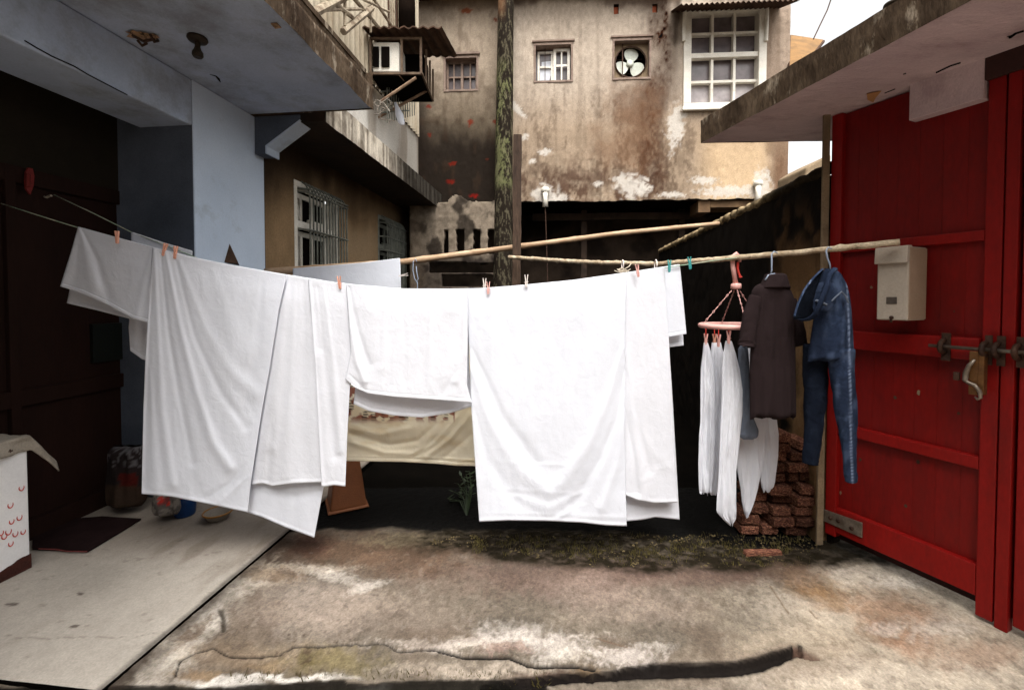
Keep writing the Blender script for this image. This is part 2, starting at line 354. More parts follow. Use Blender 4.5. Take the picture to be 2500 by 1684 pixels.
B(1970, 1425, 75, 40, (126, 94, 62), 0.7, 0.5, rot=0.7); B(2030, 1455, 70, 26, (132, 100, 64), 0.6, 0.5, rot=0.3); B(2190, 1495, 120, 36, (142, 108, 84), 0.75, 0.5, rot=0.2)
B(2160, 1545, 60, 26, (132, 96, 72), 0.7, 0.5, rot=0.5); B(2240, 1570, 70, 30, (150, 112, 88), 0.6, 0.5, rot=0.3); B(2400, 1610, 90, 30, (146, 116, 96), 0.6)
B(2290, 1535, 70, 30, white, 0.7, 0.5, 0.8); B(2165, 1535, 36, 16, white, 0.7, 0.4, 0.8); B(2200, 1420, 60, 14, (214, 206, 196), 0.6, 0.4, 0.8)
B(1880, 1385, 120, 22, (70, 54, 42), 0.7, 0.6, rot=-0.15); B(1700, 1400, 240, 26, (96, 74, 66), 0.6, 0.6)
B(1350, 1400, 330, 45, (104, 84, 76), 0.7, 0.6); B(1560, 1480, 150, 40, (150, 134, 122), 0.5); B(1430, 1440, 120, 40, (140, 122, 112), .5)
# left part of the yard
B(900, 1345, 240, 40, (92, 70, 54), 0.85, 0.5, 0.6); B(760, 1330, 40, 26, (78, 52, 44), 0.8, 0.5); B(980, 1390, 110, 20, (90, 70, 56), 0.6, 0.5); B(1010, 1320, 110, 16, (130, 118, 96), .8, .5, .8)
B(690, 1360, 60, 40, (56, 42, 34), 0.7, 0.6); B(760, 1470, 150, 70, (150, 138, 128), 0.75, 0.5); B(900, 1500, 240, 50, (142, 128, 116), 0.6, 0.5)
B(620, 1395, 50, 40, pale, 0.85, 0.35, 0.8, rot=-0.8); B(560, 1450, 70, 30, (206, 198, 186), 0.8, 0.4, 0.9, rot=-0.8); B(520, 1510, 40, 30, white, 0.9, 0.3, 0.7)
B(450, 1570, 90, 34, (198, 190, 178), 0.9, 0.35, 0.8, rot=-0.7); B(400, 1630, 100, 40, (200, 192, 180), 0.9, 0.35, 0.8, rot=-0.6); B(470, 1545, 50, 12, (104, 86, 70), 0.8, 0.4, 0.9, rot=-0.6)
B(820, 1405, 70, 12, white, 0.8, 0.4, 0.7, rot=0.3); B(900, 1430, 50, 10, white, 0.85, 0.4, 0.6, rot=-0.3); B(760, 1385, 100, 8, pale, .6, .5, .9); B(650, 1400, 70, 14, (116, 96, 76), .7, .5, .9)
B(620, 1600, 170, 30, (150, 132, 110), 0.6, 0.5); B(820, 1615, 100, 26, olive, 0.6, 0.5, 0.7); B(760, 1600, 30, 18, (70, 62, 36), 0.8, 0.5); B(640, 1630, 60, 12, (120, 102, 78), .8, .4, .9)
B(480, 1652, 60, 14, (140, 118, 92), .8, .4, .9); B(1180, 1565, 220, 14, (190, 180, 170), 0.8, 0.45, 0.8, rot=-0.03); B(1300, 1560, 130, 26, (196, 188, 180), 0.8, 0.4, 0.8, rot=0.15); B(1240, 1580, 60, 12, (140, 118, 108), .8, .4, .9)
B(1370, 1600, 60, 16, white, 0.8, 0.4, 0.8); B(1530, 1605, 80, 20, (214, 204, 196), 0.8, 0.4, 1.0); B(1150, 1628, 180, 16, (196, 182, 166), 0.7, 0.45, .8); B(1590, 1585, 50, 8, white, .6, .5, .9)
B(690, 1652, 150, 7, (232, 228, 220), 1, 0.3, 0.35, sc=0.03, rot=-0.03); B(540, 1668, 90, 9, (232, 228, 220), 1, 0.3, 0.4, sc=0.03); B(910, 1668, 45, 8, (220, 214, 206), 1, 0.3, 0.5, sc=0.03)
B(1320, 1645, 90, 12, (70, 52, 42), 0.8, 0.4, 0.5); B(1430, 1640, 30, 12, (110, 90, 66), .8, .4, .5)
g1 = fbm(GX*9, GY*11, 201, 5); g2 = fbm(GX*85, GY*60, 203, 3); g3 = fbm(GX*1.3, GY*1.6, 205, 4)
C = C*(0.70+0.60*g1[..., None])*(0.76+0.48*g2[..., None])*(0.75+0.5*g3[..., None])
C = blend(C, sst(0.60, 0.70, fbm(GX*38, GY*34, 207, 4))*0.30*(Y > 1300), (66, 56, 46))
C = blend(C, sst(0.52, 0.7, fbm(GX*2.4+GY*0.5, GY*5, 211, 5))*0.38, (88, 72, 60))
# coarse grain, pits, little flakes
C *= (0.80+0.4*n3[..., None])
pit = sst(0.68, 0.78, fbm(GX*45, GY*45, 31, 3))*sst(0.35, 0.6, fbm(GX*2.2, GY*2.2, 33))*(X < 1350); C = blend(C, pit*0.6, (70, 56, 46))
fl = sst(0.70, 0.78, fbm(GX*26, GY*26, 41, 4)); C = blend(C, fl*0.08, (200, 190, 178))
# far strip: moss, gravel, then black soil
edge = 1345 + 50*sst(1000, 1500, X) + 18*(fbm(GX*4, GY*4, 61)-0.5)*2 - 14*sst(1750, 2050, X)
ms = (1-sst(-14, 10, Y-edge))*sst(780, 1150, X); mm = ms*(0.35+0.9*fbm(GX*24, GY*40, 62, 4)); C = blend(C, np.clip(mm*1.15, 0, 1), (30, 25, 16))
top = 1292 + 26*sst(1350, 1750, X) + 26*(fbm(GX*5, GY*5, 71)-0.5) + 20*sst(1700, 1850, X)*(1-sst(1985, 2030, X)) - 70*sst(1990, 2060, X)
so = 1-sst(-10, 8, Y-top); C = blend(C, so, (10, 9, 8))
H = (n1-0.5)*0.012 + (n2-0.5)*0.006 + (n3-0.5)*0.0025 - pit*0.003 + ms*0.02*(fbm(GX*20, GY*20, 81)-0.3) - so*0.012
crack = [(425, 1650), (438, 1612), (470, 1598), (520, 1583), (560, 1600), (620, 1600), (680, 1598), (715, 1576), (790, 1578), (870, 1570), (940, 1572), (972, 1590), (1060, 1582), (1130, 1600), (1240, 1603), (1290, 1622), (1400, 1625), (1450, 1632)]
cr = seg_d(X+wx*0.18, Y+wy*0.18, crack); wdt = 2.2+2.2*sst(900, 1200, X)
cm = 1-sst(wdt*0.6, wdt*1.5, cr); C = blend(C, cm*0.95, (18, 15, 14)); H -= cm*0.014
H -= 0.006*sst(0, 20, Y-np.interp(X, [p[0] for p in crack], [p[1] for p in crack]))*(X > 430)*(X < 1450)
chip = 1-sst(4, 9, seg_d(X+wx*0.2, Y+wy*0.2, [(540, 1490), (546, 1512), (546, 1536)])); C = blend(C, chip*0.85, (40, 32, 22)); H -= chip*0.012
groove = [(1180, 1676), (1260, 1664), (1400, 1652), (1500, 1650), (1600, 1636), (1700, 1636), (1780, 1632), (1850, 1622), (1905, 1606), (1945, 1586)]
gd = seg_d(X+wx*0.25, Y+wy*0.25, groove); gw = np.interp(X, [1180, 1450, 1600, 1850, 1950], [12, 9, 16, 17, 13]); gm = 1-sst(gw*0.75, gw*1.35, gd)
C = blend(C, (1-sst(gw*0.95, gw*1.6, gd))*0.98, (15, 11, 10)); H -= (1-sst(gw*0.6, gw*1.1, gd))*0.035
flap = inpoly(X+wx*0.15, Y+wy*0.15, [(1932, 1566), (2012, 1604), (1992, 1612), (1940, 1600)]); C = blend(C, flap*0.8, (84, 64, 54)); H -= flap*0.02
dr = np.interp(X, [200, 300, 520, 620, 840, 850, 1100, 1200, 1330, 1345, 1420], [1684, 1682, 1684, 1674, 1664, 1672, 1664, 1662, 1672, 1700, 1720])
dm = sst(-1, 7, Y+wy*0.3-dr+12)*(1-sst(70, 95, Y+wy*0.5-dr)); C = blend(C, dm*0.95, (12, 10, 7)); H -= sst(2, 12, Y+wy*0.3-dr+8)*0.02*(1-sst(70, 95, Y+wy*0.5-dr))
for ln in ([(1880, 1430), (1925, 1495)], [(1975, 1488), (1995, 1510)], [(1460, 1558), (1530, 1580)]):
    q = 1-sst(1.0, 2.6, seg_d(X+wx*0.1, Y+wy*0.1, ln)); C = blend(C, q*0.6, (96, 74, 56)); H -= q*0.003
# darker seam along the porch
ps = [(262, 1676), (693, 1307)]; q = 1-sst(6, 46, seg_d(X1, Y1, ps)+20*(n2-0.5)); C = blend(C, q*0.7, (44, 34, 28))
C = C*(0.80+0.16*sst(1700, 2200, X)[..., None])
P[..., 2] = H+(g2-0.5)*0.003
tag(grid('yard_ground', P, M['ground'], colors=C, loc=(0, 0, 0)), kind='structure')
mb = MB(); mb.add([(-60, -60, -0.085), (60, -60, -0.085), (60, 60, -0.085), (-60, 60, -0.085)], [(0, 1, 2, 3)])
tag(build(mb, 'ground', mat('far ground', (110, 100, 90), (84, 76, 66), 2, 0.9, 0.4, 12), recalc=False), kind='structure')
mb = MB(); mb.add([(-6, 3.42, -0.03), (8, 3.42, -0.03), (8, 9.6, -0.03), (-6, 9.6, -0.03)], [(0, 1, 2, 3)])
tag(build(mb, 'soil', M['soil'], recalc=False), kind='structure')
mb = MB(); mb.box(WF, -3.2, 3.6, -3.0, 1.24, -0.09, -0.035)
tag(build(mb, 'pavement', mat('near paving', (170, 158, 144), (140, 126, 112), 3, 0.9, 0.4, 20)), kind='structure')

# porch floor
PZ = 0.024
e0 = Uz(255, 1675, PZ); e1 = Uz(689, 1305, PZ); pe = (LF.inv(e0)[1]+LF.inv(e1)[1])/2; lf0 = LF.inv(Uz(120, 1671, PZ))[0]
lg, pg = np.linspace(lf0, 4.2, 300), np.linspace(-3.3, pe, 210); LG, PG = np.meshgrid(lg, pg)
PP = LF.o + LG[..., None]*LV + PG[..., None]*PV; PP[..., 2] = PZ; X, Y = proj(PP)
n1 = fbm(LG*2.5, PG*2.5, 5); n2 = fbm(LG*14, PG*14, 6); n3 = fbm(LG*50, PG*50, 7, 3)
C = (np.zeros(PP.shape)+lin((150, 143, 134)))*(0.84+0.32*n1[..., None])*(0.92+0.16*n2[..., None])*(0.9+0.2*n3[..., None])
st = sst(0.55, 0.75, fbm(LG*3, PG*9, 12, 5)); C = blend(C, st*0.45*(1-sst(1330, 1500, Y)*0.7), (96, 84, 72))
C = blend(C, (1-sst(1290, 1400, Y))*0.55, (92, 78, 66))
spk = sst(0.80, 0.84, fbm(LG*34, PG*16, 14, 2)); C = blend(C, spk*0.28, (70, 60, 52))
for ln in ([(0, 1543), (40, 1556), (130, 1556), (210, 1552), (290, 1555), (370, 1550), (430, 1540)], [(15, 1474), (40, 1473)], [(170, 1527), (186, 1524)], [(192, 1448), (198, 1446)]):
    wdl = 0.9 if len(ln) > 2 else 2.4
    q = 1-sst(wdl, wdl*2, seg_d(X+(n2-0.5)*16, Y+(n2-0.5)*16, ln)); C = blend(C, q*(0.35 if len(ln) > 2 else 0.85), (66, 56, 50))
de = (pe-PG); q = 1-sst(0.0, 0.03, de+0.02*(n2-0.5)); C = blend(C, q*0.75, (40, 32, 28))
PP[..., 2] += (n1-0.5)*0.006+(n3-0.5)*0.0012 - 0.006*(1-sst(0, 0.012, de))
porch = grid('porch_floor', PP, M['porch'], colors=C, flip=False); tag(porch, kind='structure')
mb = MB(); mb.box(LF, lf0+.003, 4.2, -3.3, pe-0.003, -0.05, PZ-0.012); build(mb, 'edge', M['soil'], porch)

# ================================================================== LEFT HOUSE
Pp = -2.64                                     # plane of beam, pillar and the wall beyond
zc = EYE+0.6*abs(Pp)                           # soffit height
pc = LF.inv(Uz(903, 262, zc))[1]; lc = LF.inv(Uz(903, 262, zc))[0]
lp0 = onL(475, 500, Pp)[0]; lp1 = onL(646, 500, Pp)[0]; zb = onL(469, 306, Pp)[1]
pin = LF.inv(Uz(344, 314, zb))[1]; pdoor = -3.25
print('canopy', zc, pc, lc, 'pillar', lp0, lp1, zb, pin)
house = thing('pale_blue_house', LF(lp0, Pp, 0), 'pale blue house at the left with a concrete canopy, square pillar and dark recessed doorway', 'house')
mb = MB(); mb.box(LF, lp0, lp1, Pp-0.45, Pp, -0.02, zc-0.002); build(mb, 'pillar', M['blue'], house, bevel=0.006)
mb = MB(); mb.box(LF, -3, lp0-0.001, pin, Pp-0.002, zb, zc-0.002); build(mb, 'beam', mat('beam paint', (158, 172, 196), (178, 192, 212), 1.6, 0.85, 0.2, 22, c=(110, 104, 98), cth=(0.5, 0.75), cscale=1.2, fine=0.06), house, bevel=0.012)
# canopy slab with noisy soffit
mb = MB(); mb.box(LF, -3, lc+0.02, -5, pc-0.07, zc+.001, zc+0.27); mb.box(LF, -3, lc+0.02, pc-.0699, pc, zc+.001, zc+.03); cnp = build(mb, 'canopy', M['soffit'], house)
NF = 260
lg = np.linspace(-2.5, lc+0.03, NF); zg = np.linspace(zc-0.012, zc+0.3, 16); LG, ZG = np.meshgrid(lg, zg)
step = 0.05*(ZG > zc+0.19)
PP = LG[..., None]*LV + (pc+0.012-step+0.03*(fbm(LG*6, ZG*12, 3)-0.5))[..., None]*PV; PP[..., 2] = ZG+0.01*(fbm(LG*5, ZG*2, 8)-0.5)
grid('fascia', PP, M['fascia'], cnp)
PP2 = (lc+0.035)*LV + np.linspace(-3, pc+0.01, 60)[None, :, None]*PV + np.zeros((10, 60, 3)); PP2[..., 2] = np.linspace(zc-0.005, zc+0.3, 10)[:, None]; grid('fascia', PP2, M['fascia'], cnp)
mb = MB(); mb.box(LF, -3, lc, -3.6, pc-0.03, zc+0.272, zc+0.31); build(mb, 'parapet', M['fascia'], cnp)
# gusset bracket
la = onL(622, 376, Pp)[0]
bp = [(Pp, zc-0.003), (Pp+0.42, zc-0.003), (Pp+0.42, zc-0.045), (Pp+0.10, 2.83), (Pp+0.10, 2.76), (Pp, 2.76)]
mb = MB(); mb.prism([LF(la, a, z) for a, z in bp], LV*0.13); bk = build(mb, 'bracket', M['jamb'], house, bevel=0.004)  # near face takes the darker blue, its shade painted in
for a, b in ((bp[2], bp[3]), (bp[3], bp[4])):
    mb = MB(); d = np.array([b[0]-a[0], b[1]-a[1]]); n = np.array([-d[1], d[0]]); n = n/np.linalg.norm(n)*(0.016)
    mb.prism([LF(la-0.004, a[0], a[1]), LF(la-0.004, b[0], b[1]), LF(la-0.004, b[0]+n[0], b[1]+n[1]), LF(la-0.004, a[0]+n[0], a[1]+n[1])], LV*0.17)
    build(mb, 'rim', M['blue'], bk, bevel=0.003)  # lip in the pale paint stands for the lit underside
# recess: jamb, door wall, lintel
mb = MB(); mb.box(LF, lp0-0.004, lp0+0.25, -5, Pp-0.008, -0.02, zc-0.003); build(mb, 'jamb', M['jamb'], house)
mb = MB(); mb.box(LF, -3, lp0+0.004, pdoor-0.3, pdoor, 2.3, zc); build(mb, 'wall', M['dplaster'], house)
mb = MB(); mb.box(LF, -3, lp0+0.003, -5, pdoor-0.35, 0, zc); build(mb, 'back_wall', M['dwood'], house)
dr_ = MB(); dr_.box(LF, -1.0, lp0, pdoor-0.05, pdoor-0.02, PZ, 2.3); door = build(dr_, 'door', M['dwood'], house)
mb = MB()
for l in np.arange(-0.9, lp0, 0.78):
    mb.box(LF, l, l+0.05, pdoor-0.022, pdoor+0.012, PZ, 2.3)
mb.box(LF, -1.0, lp0, pdoor-0.022, pdoor+0.008, 0.85, 0.95); mb.box(LF, -1.0, lp0, pdoor-0.022, pdoor+0.008, 2.2, 2.3); mb.box(LF, -1.0, lp0, pdoor-0.022, pdoor+0.03, PZ, PZ+0.12)
build(mb, 'door_frame', M['dwood'], door, bevel=0.004)
l0, z0 = onL(227, 886, pdoor); l1, z1 = onL(345, 785, pdoor)
mb = MB(); mb.box(LF, l0, l1, pdoor-0.02, pdoor+0.004, z0, z1); build(mb, 'pane', mat('dull green pane', (22, 26, 22), (18, 21, 18), 3, 0.4, 0), door)
# dark wedge on the pillar
mb = MB()
a = onL(560, 595, Pp); b = onL(547, 640, Pp); c_ = onL(584, 648, Pp)
mb.add([LF(a[0], Pp+0.002, a[1]), LF(b[0], Pp+0.002, b[1]), LF(c_[0], Pp+0.002, c_[1]), LF((b[0]+c_[0])/2, Pp+0.06, c_[1]+0.01)], [(0, 1, 3), (0, 3, 2), (1, 2, 3), (0, 2, 1)])
tag(build(mb, 'corner_bracket', M['tin']), 'small dark grey pointed metal bracket on the blue pillar just above the sheets', 'bracket')
mb = MB(); mb.box(LF, -3.2, lp1-0.1, -6, Pp-0.35, zc+0.32, 7.2); build(mb, 'unseen_upper_storey', mat('unseen storey plaster', (150, 146, 140), (120, 114, 106), 1.5, 0.9, 0.2, 12), house)  # out of view, added to block low-angle sky light from the gate
# unseen wing added behind the camera to block low-angle light
mb = MB(); mb.box(WF, -7.5, 7.5, -7.2, -6.9, -0.1, 7.4); mb.box(WF, -7.5, -4.8, -6.9, -3.0, -0.1, 7.2); build(mb, 'light_block_wing', mat('light blocking wall', (150, 140, 128), (120, 108, 96), 1.5, 0.9, 0.2, 12), house)
# ceiling things
def onC(x, y): return Uz(x, y, zc)
q = onC(482, 92); t = thing('ceiling_light', q, 'old brown lamp holder with stem hanging from the left canopy ceiling', 'lamp')
mb = MB(); mb.lathe(q, [(0.052, 0), (0.055, -0.012), (0.048, -0.024), (0.024, -0.032)], 20, ZV); build(mb, 'ceiling_rose', M['lampb'], t, smooth=True)
mb = MB(); mb.lathe(q, [(0.018, -0.03), (0.014, -0.055), (0.02, -0.075), (0.029, -0.09), (0.03, -0.108), (0.023, -0.12), (0.014, -0.118)], 16, ZV); build(mb, 'bulb_holder', M['lampb'], t, smooth=True)
rs = np.random.RandomState(4)
mb = MB(); cpt = onC(345, 84); ring = []
for k in range(22):
    a = 2*math.pi*k/22; r = 0.062*(0.7+0.6*rs.rand()); ring.append(cpt+np.array([math.cos(a)*r*1.25, math.sin(a)*r*0.8, -0.004-0.012*rs.rand()]))
mb.add(ring+[cpt+np.array([0.01, 0, -0.03])], [(i, (i+1) % 22, 22) for i in range(22)]); build(mb, 'broken_patch', M['chip'], cnp)
mb = MB()
for (x0, y0, x1, y1) in ((322, 74, 378, 88), (335, 86, 358, 98), (366, 72, 386, 92)): mb.tube([onC(x0, y0)-ZV*0.03, onC((x0+x1)/2, (y0+y1)/2)-ZV*0.05, onC(x1, y1)-ZV*0.02], 0.008, 6)
build(mb, 'exposed_rod', M['iron'], cnp)
mb = MB(); mb.prism([onC(x, y)-ZV*0.004 for x, y in ((661, 56), (676, 54), (687, 66), (672, 68))], -ZV*0.004); build(mb, 'broken_patch', M['chip'], cnp)
for pl in ([(60, 100), (90, 118), (130, 140), (180, 162), (215, 183), (290, 222), (310, 232)],):
    mb = MB(); mb.tube([LF(onL(x, y, Pp)[0], Pp+0.001, onL(x, y, Pp)[1]) for x, y in pl], 0.0035, 5); build(mb, 'crack', M['dark'], house)
mb = MB(); mb.tube([onC(512, 182), onC(527, 186), onC(533, 192), onC(538, 201)], [0.002, 0.006, 0.009, 0.003], 5); build(mb, 'crack', M['dark'], cnp)
# red paper ornament on dark door
t0 = Upl(70, 452, LF(0, pdoor+0.02, 0), PV)
t = thing('red_ornament', t0, 'red paper ornament hanging in the dark doorway at the far left', 'ornament')
mb = MB(); pts = [(66, 410), (76, 412), (80, 430), (78, 455), (70, 475), (60, 462), (58, 440), (60, 420)]
mb.prism([Upl(x, y, LF(0, pdoor+0.02, 0), PV) for x, y in pts], PV*0.012); build(mb, 'paper', mat('faded red paper', (90, 24, 22), (110, 28, 24), 20, 0.8, 0.2, 40), t)
mb = MB(); mb.tube([Upl(68, y, LF(0, pdoor+0.035, 0), PV) for y in (425, 440, 455)], 0.012, 6); build(mb, 'tassel', mat('dull red thread', (90, 24, 20), None, 5, .9, 0), t)

# ================================================================== BROWN BUILDING BEYOND THE PILLAR
bb = thing('brown_building', LF(5.5, Pp, 0), 'stained brown plaster building behind the blue pillar with barred windows and a concrete ledge', 'building')
l_end = 7.55
w1 = [onL(720, 560, Pp)[0], onL(823, 560, Pp)[0], 1.05, onL(718, 440, Pp)[1]]
w2 = [onL(923, 560, Pp)[0], onL(975, 560, Pp)[0], 1.05, onL(925, 526, Pp)[1]]
lg = np.arange(lp1+0.002, l_end, 0.02); zg = np.arange(-0.05, 3.06, 0.02); LG, ZG = np.meshgrid(lg, zg)
PP = LG[..., None]*LV + Pp*PV + 0.0*ZG[..., None]; PP[..., 2] = ZG; X, Y = proj(PP)
n1 = fbm(LG*3, ZG*1.6, 51); n2 = fbm(LG*12, ZG*5, 52)
C = (np.zeros(PP.shape)+lin((136, 112, 84)))*(0.7+0.6*n1[..., None])*(0.85+0.3*n2[..., None])
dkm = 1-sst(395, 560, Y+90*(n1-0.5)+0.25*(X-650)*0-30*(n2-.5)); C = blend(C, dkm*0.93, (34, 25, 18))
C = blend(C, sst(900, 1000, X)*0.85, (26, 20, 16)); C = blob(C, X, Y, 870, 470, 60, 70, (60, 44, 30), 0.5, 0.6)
C = blob(C, X, Y, 880, 600, 60, 40, (150, 130, 104), 0.5, 0.6)
cl, cz = LG[:-1, :-1]+0.01, ZG[:-1, :-1]+0.01
hole = np.zeros(cl.shape, bool)
for a in (w1, w2): hole |= (cl > a[0]) & (cl < a[1]) & (cz > a[2]) & (cz < a[3])
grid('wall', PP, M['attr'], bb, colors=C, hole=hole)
mb = MB(); mb.box(LF, lp1+0.01, l_end, Pp-1.6, Pp-1.5, 0, 3.0); mb.box(LF, lp1+0.01, l_end, Pp-1.5, Pp-0.2, 0, 0.02); build(mb, 'inner_wall', M['dark'], bb)
mb = MB(); mb.box(LF, lc+0.05, lp1+0.03, Pp-0.6, Pp-0.006, 0, 3.3); build(mb, 'corner_pier', M['dplaster'], bb)
for wi, a in enumerate((w1, w2)):
    la_, lb_, za_, zb_ = a
    mb = MB(); t_ = 0.045
    mb.box(LF, la_-0.01, lb_+0.01, Pp-0.10, Pp+0.004, zb_-t_, zb_+0.01); mb.box(LF, la_-0.01, la_+t_, Pp-0.10, Pp+0.003, za_, zb_-t_-.001); mb.box(LF, lb_-t_, lb_+0.01, Pp-0.10, Pp+0.003, za_, zb_-t_-.001)
    zm = onL(720, 543, Pp)[1] if wi == 0 else onL(925, 600, Pp)[1]
    mb.box(LF, la_+t_+.001, lb_-t_-.001, Pp-0.09, Pp-0.01, zm-0.035, zm+0.035); mb.box(LF, la_-0.01, lb_+0.01, Pp-.1, Pp+0.02, za_-0.05, za_-0.001)
    fr = build(mb, 'window', M['white'] if wi == 0 else M['bars'], bb, bevel=0.003)
    mb = MB(); mid = (la_+lb_)/2
    for z0_, z1_ in ((za_+0.02, zm-0.05), (zm+0.05, zb_-0.07)):
        for q0, q1 in ((la_+0.25, la_+0.29), (mid+0.05, mid+0.09), (lb_-0.1, lb_-0.06)): mb.box(LF, q0, q1, Pp-0.13, Pp-0.102, z0_, z1_)
        mb.box(LF, la_+0.2, lb_-0.05, Pp-0.128, Pp-0.104, z1_-0.05, z1_); mb.box(LF, mid, lb_-0.05, Pp-0.128, Pp-0.104, z0_, z0_+0.05)
    build(mb, 'sash', M['white'] if wi == 0 else M['bars'], fr)
    mb = MB(); mb.box(LF, la_+0.02, lb_-0.02, Pp-0.16, Pp-0.14, za_, zb_); build(mb, 'pane', M['dark'], fr)
    mb = MB(); nb = 13
    for k in range(nb):
        l = la_+0.12+(lb_+0.06-la_-0.12)*k/(nb-1); mb.tube([LF(l, Pp+0.09, za_), LF(l, Pp+0.09, zb_-0.1), LF(l, Pp+0.05, zb_-0.02), LF(l, Pp, zb_+0.02)], 0.009, 6)
    for zq in (zb_-0.10, zm-0.06, zm+0.35 if wi == 0 else zb_-0.3, za_+0.2): mb.tube([LF(la_+0.05, Pp+0.0, zq), LF(la_+0.09, Pp+0.10, zq), LF(lb_+0.07, Pp+0.10, zq), LF(lb_+0.07, Pp, zq)], 0.010, 6)
    build(mb, 'bars', M['bars'], fr)
# ledge
pl_ = None
zl = 3.02; q = Uz(995, 443, zl); pl_ = (LF.inv(q)[1]+LF.inv(Uz(760, 275, zl))[1])/2
zl2 = EYE + (zl-EYE)*0.83/0.716
lg = np.linspace(lc+0.07, l_end, 330); zg = np.linspace(zl-0.01, zl2, 14); LG, ZG = np.meshgrid(lg, zg)
n1 = fbm(LG*20, ZG*1.6, 11, 5); n2 = fbm(LG*40, ZG*6, 12, 3)
PP = LG[..., None]*LV + (pl_+0.012*(n1-0.5))[..., None]*PV; PP[..., 2] = ZG+0.012*(fbm(LG*7, ZG*0, 15)-0.5)
X, Y = proj(PP)
C = (np.zeros(PP.shape)+lin((206, 196, 180)))*(0.75+0.5*n2[..., None]); drip = sst(0.46, 0.66, n1+0.22*(1-(ZG-zl)/(zl2-zl))*0+0.12*(X-760)/240-0.05); C = blend(C, drip*0.62*(0.5+fbm(LG*30, ZG*25, 19)), (60, 48, 38)); C = blend(C, sst(0.5, 0.7, fbm(LG*6, ZG*8, 29))*0.5, (84, 70, 56))
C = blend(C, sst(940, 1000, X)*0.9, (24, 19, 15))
led = MB(); led.box(LF, lc+0.07, l_end, Pp, pl_-0.012, zl, zl2-0.004); lo = build(led, 'ledge', mat('dark ledge underside', (34, 26, 19), (52, 38, 27), 3, 0.95, 0.6, 25, c=(150, 112, 76), cth=(0.66, 0.72), cscale=2.6), bb)  # ledge block in one dark tone, behind the paler front face
grid('fascia', PP, M['attr'], lo, colors=C)
# upper wall: plaster below, corrugated sheet above
pu = pl_-0.22
lg = np.arange(lp1-1.4, l_end-0.9, 0.03); zg = np.arange(zl2-0.02, 4.05, 0.03); LG, ZG = np.meshgrid(lg, zg)
PP = LG[..., None]*LV + pu*PV + 0*ZG[..., None]; PP[..., 2] = ZG; n1 = fbm(LG*3, ZG*1, 61); X, Y = proj(PP)
C = (np.zeros(PP.shape)+lin((226, 222, 214)))*(0.8+0.35*n1[..., None]); C = blend(C, sst(0.48, 0.65, fbm(LG*4, ZG*0.8, 63))*0.5, (120, 100, 78)); C = blend(C, sst(930, 990, X)*0.5, (90, 76, 60))
grid('upper_wall', PP, M['attr'], bb, colors=C)
mb = MB(); mb.box(LF, l_end-0.93, l_end+0.3, pu-1.2, pu-0.35, zl2, 9.0); build(mb, 'back_wall', M['black'], bb)
lg = np.arange(lp1-1.6, l_end-0.95, 0.0125); zg = np.array([4.02, 5.5, 7.0, 8.6]); LG, ZG = np.meshgrid(lg, zg)
PP = LG[..., None]*LV + (pu+0.03+0.022*np.sin(LG*2*math.pi/0.11))[..., None]*PV; PP[..., 2] = ZG
grid('cladding', PP, M['corr'], bb)
strutm = mat('grey timber struts', (170, 158, 138), (104, 88, 72), 12, 0.9, 0.4, 40)
dw = lambda x: abs(pu)*F/(1368-x)*0.95
for k in range(11):
    mb = MB(); x = 948+k*6.2; mb.tube([U(x, -30, dw(x)), U(x+2, 80, dw(x))], 0.012, 5); build(mb, 'strut', strutm if k % 3 else M['tin'], bb)
for (x0, y0, x1, y1, r) in ((762, 34, 868, -20, 0.035), (838, 78, 908, 20, 0.032), (800, -5, 862, 44, .022), (850, -20, 925, 68, 0.022), (762, 26, 905, 22, 0.016), (842, -20, 842, 64, 0.015), (900, -20, 960, 70, .018), (868, -10, 950, 30, .014), (905, 20, 905, 80, .012)):
    mb = MB(); mb.tube([U(x0, y0, dw(x0)*0.97), U(x1, y1, dw(x1)*0.97)], r, 6); build(mb, 'strut', strutm, bb)
mb = MB(); mb.tube([U(990, -60, dw(990)*0.97), U(992, 90, dw(990)*0.97)], 0.12, 12); build(mb, 'downpipe', M['black'], bb, smooth=True)

# air conditioner cage
dA = 4.95
ac = thing('air_conditioner', U(965, 182, dA), 'white air conditioner in a rusty cage with tin lid on the left building', 'air conditioner')
a0 = U(905, 180, dA); a1 = U(1028, 182, dA); at = U(905, 92, dA); zA0, zA1 = a0[2], at[2]; xa0, xa1 = a0[0], a1[0]; dep = 0.68
mb = MB(); mb.box(WF, xa0+0.02, xa0+0.56*(xa1-xa0), dA+0.02, dA+0.55, zA0+0.03, zA1-0.04); body = build(mb, 'body', M['white'], ac, bevel=0.01)
mb = MB(); hx = lambda t: xa0+t*(xa1-xa0)
mb.box(WF, hx(0.05), hx(0.16), dA+0.0, dA+0.018, zA0+0.08, zA1-0.1); mb.box(WF, hx(0.21), hx(0.37), dA+0.0, dA+0.018, zA0+0.08, zA1-0.1); build(mb, 'grille', M['dark'], body)
mb = MB()
for x in (xa0, hx(0.62), xa1): mb.box(WF, x-0.012, x+0.012, dA-0.012, dA+0.012, zA0, zA1)
for z in (zA0, zA1-0.012): mb.box(WF, xa0, xa1, dA-0.010, dA+0.014, z-0.012, z+0.012)
for fx in (0.35, 0.7, 1.0):
    mb.box(WF, xa1+0.02*0, xa1+0.022, dA+dep*fx-0.01, dA+dep*fx+0.01, zA0, zA1)
mb.box(WF, xa1, xa1+0.02, dA, dA+dep, zA0-0.01, zA0+0.01)
build(mb, 'cage', mat('rusty angle iron', (110, 92, 74), (76, 58, 46), 12, 0.7, 0.2, 40), ac)
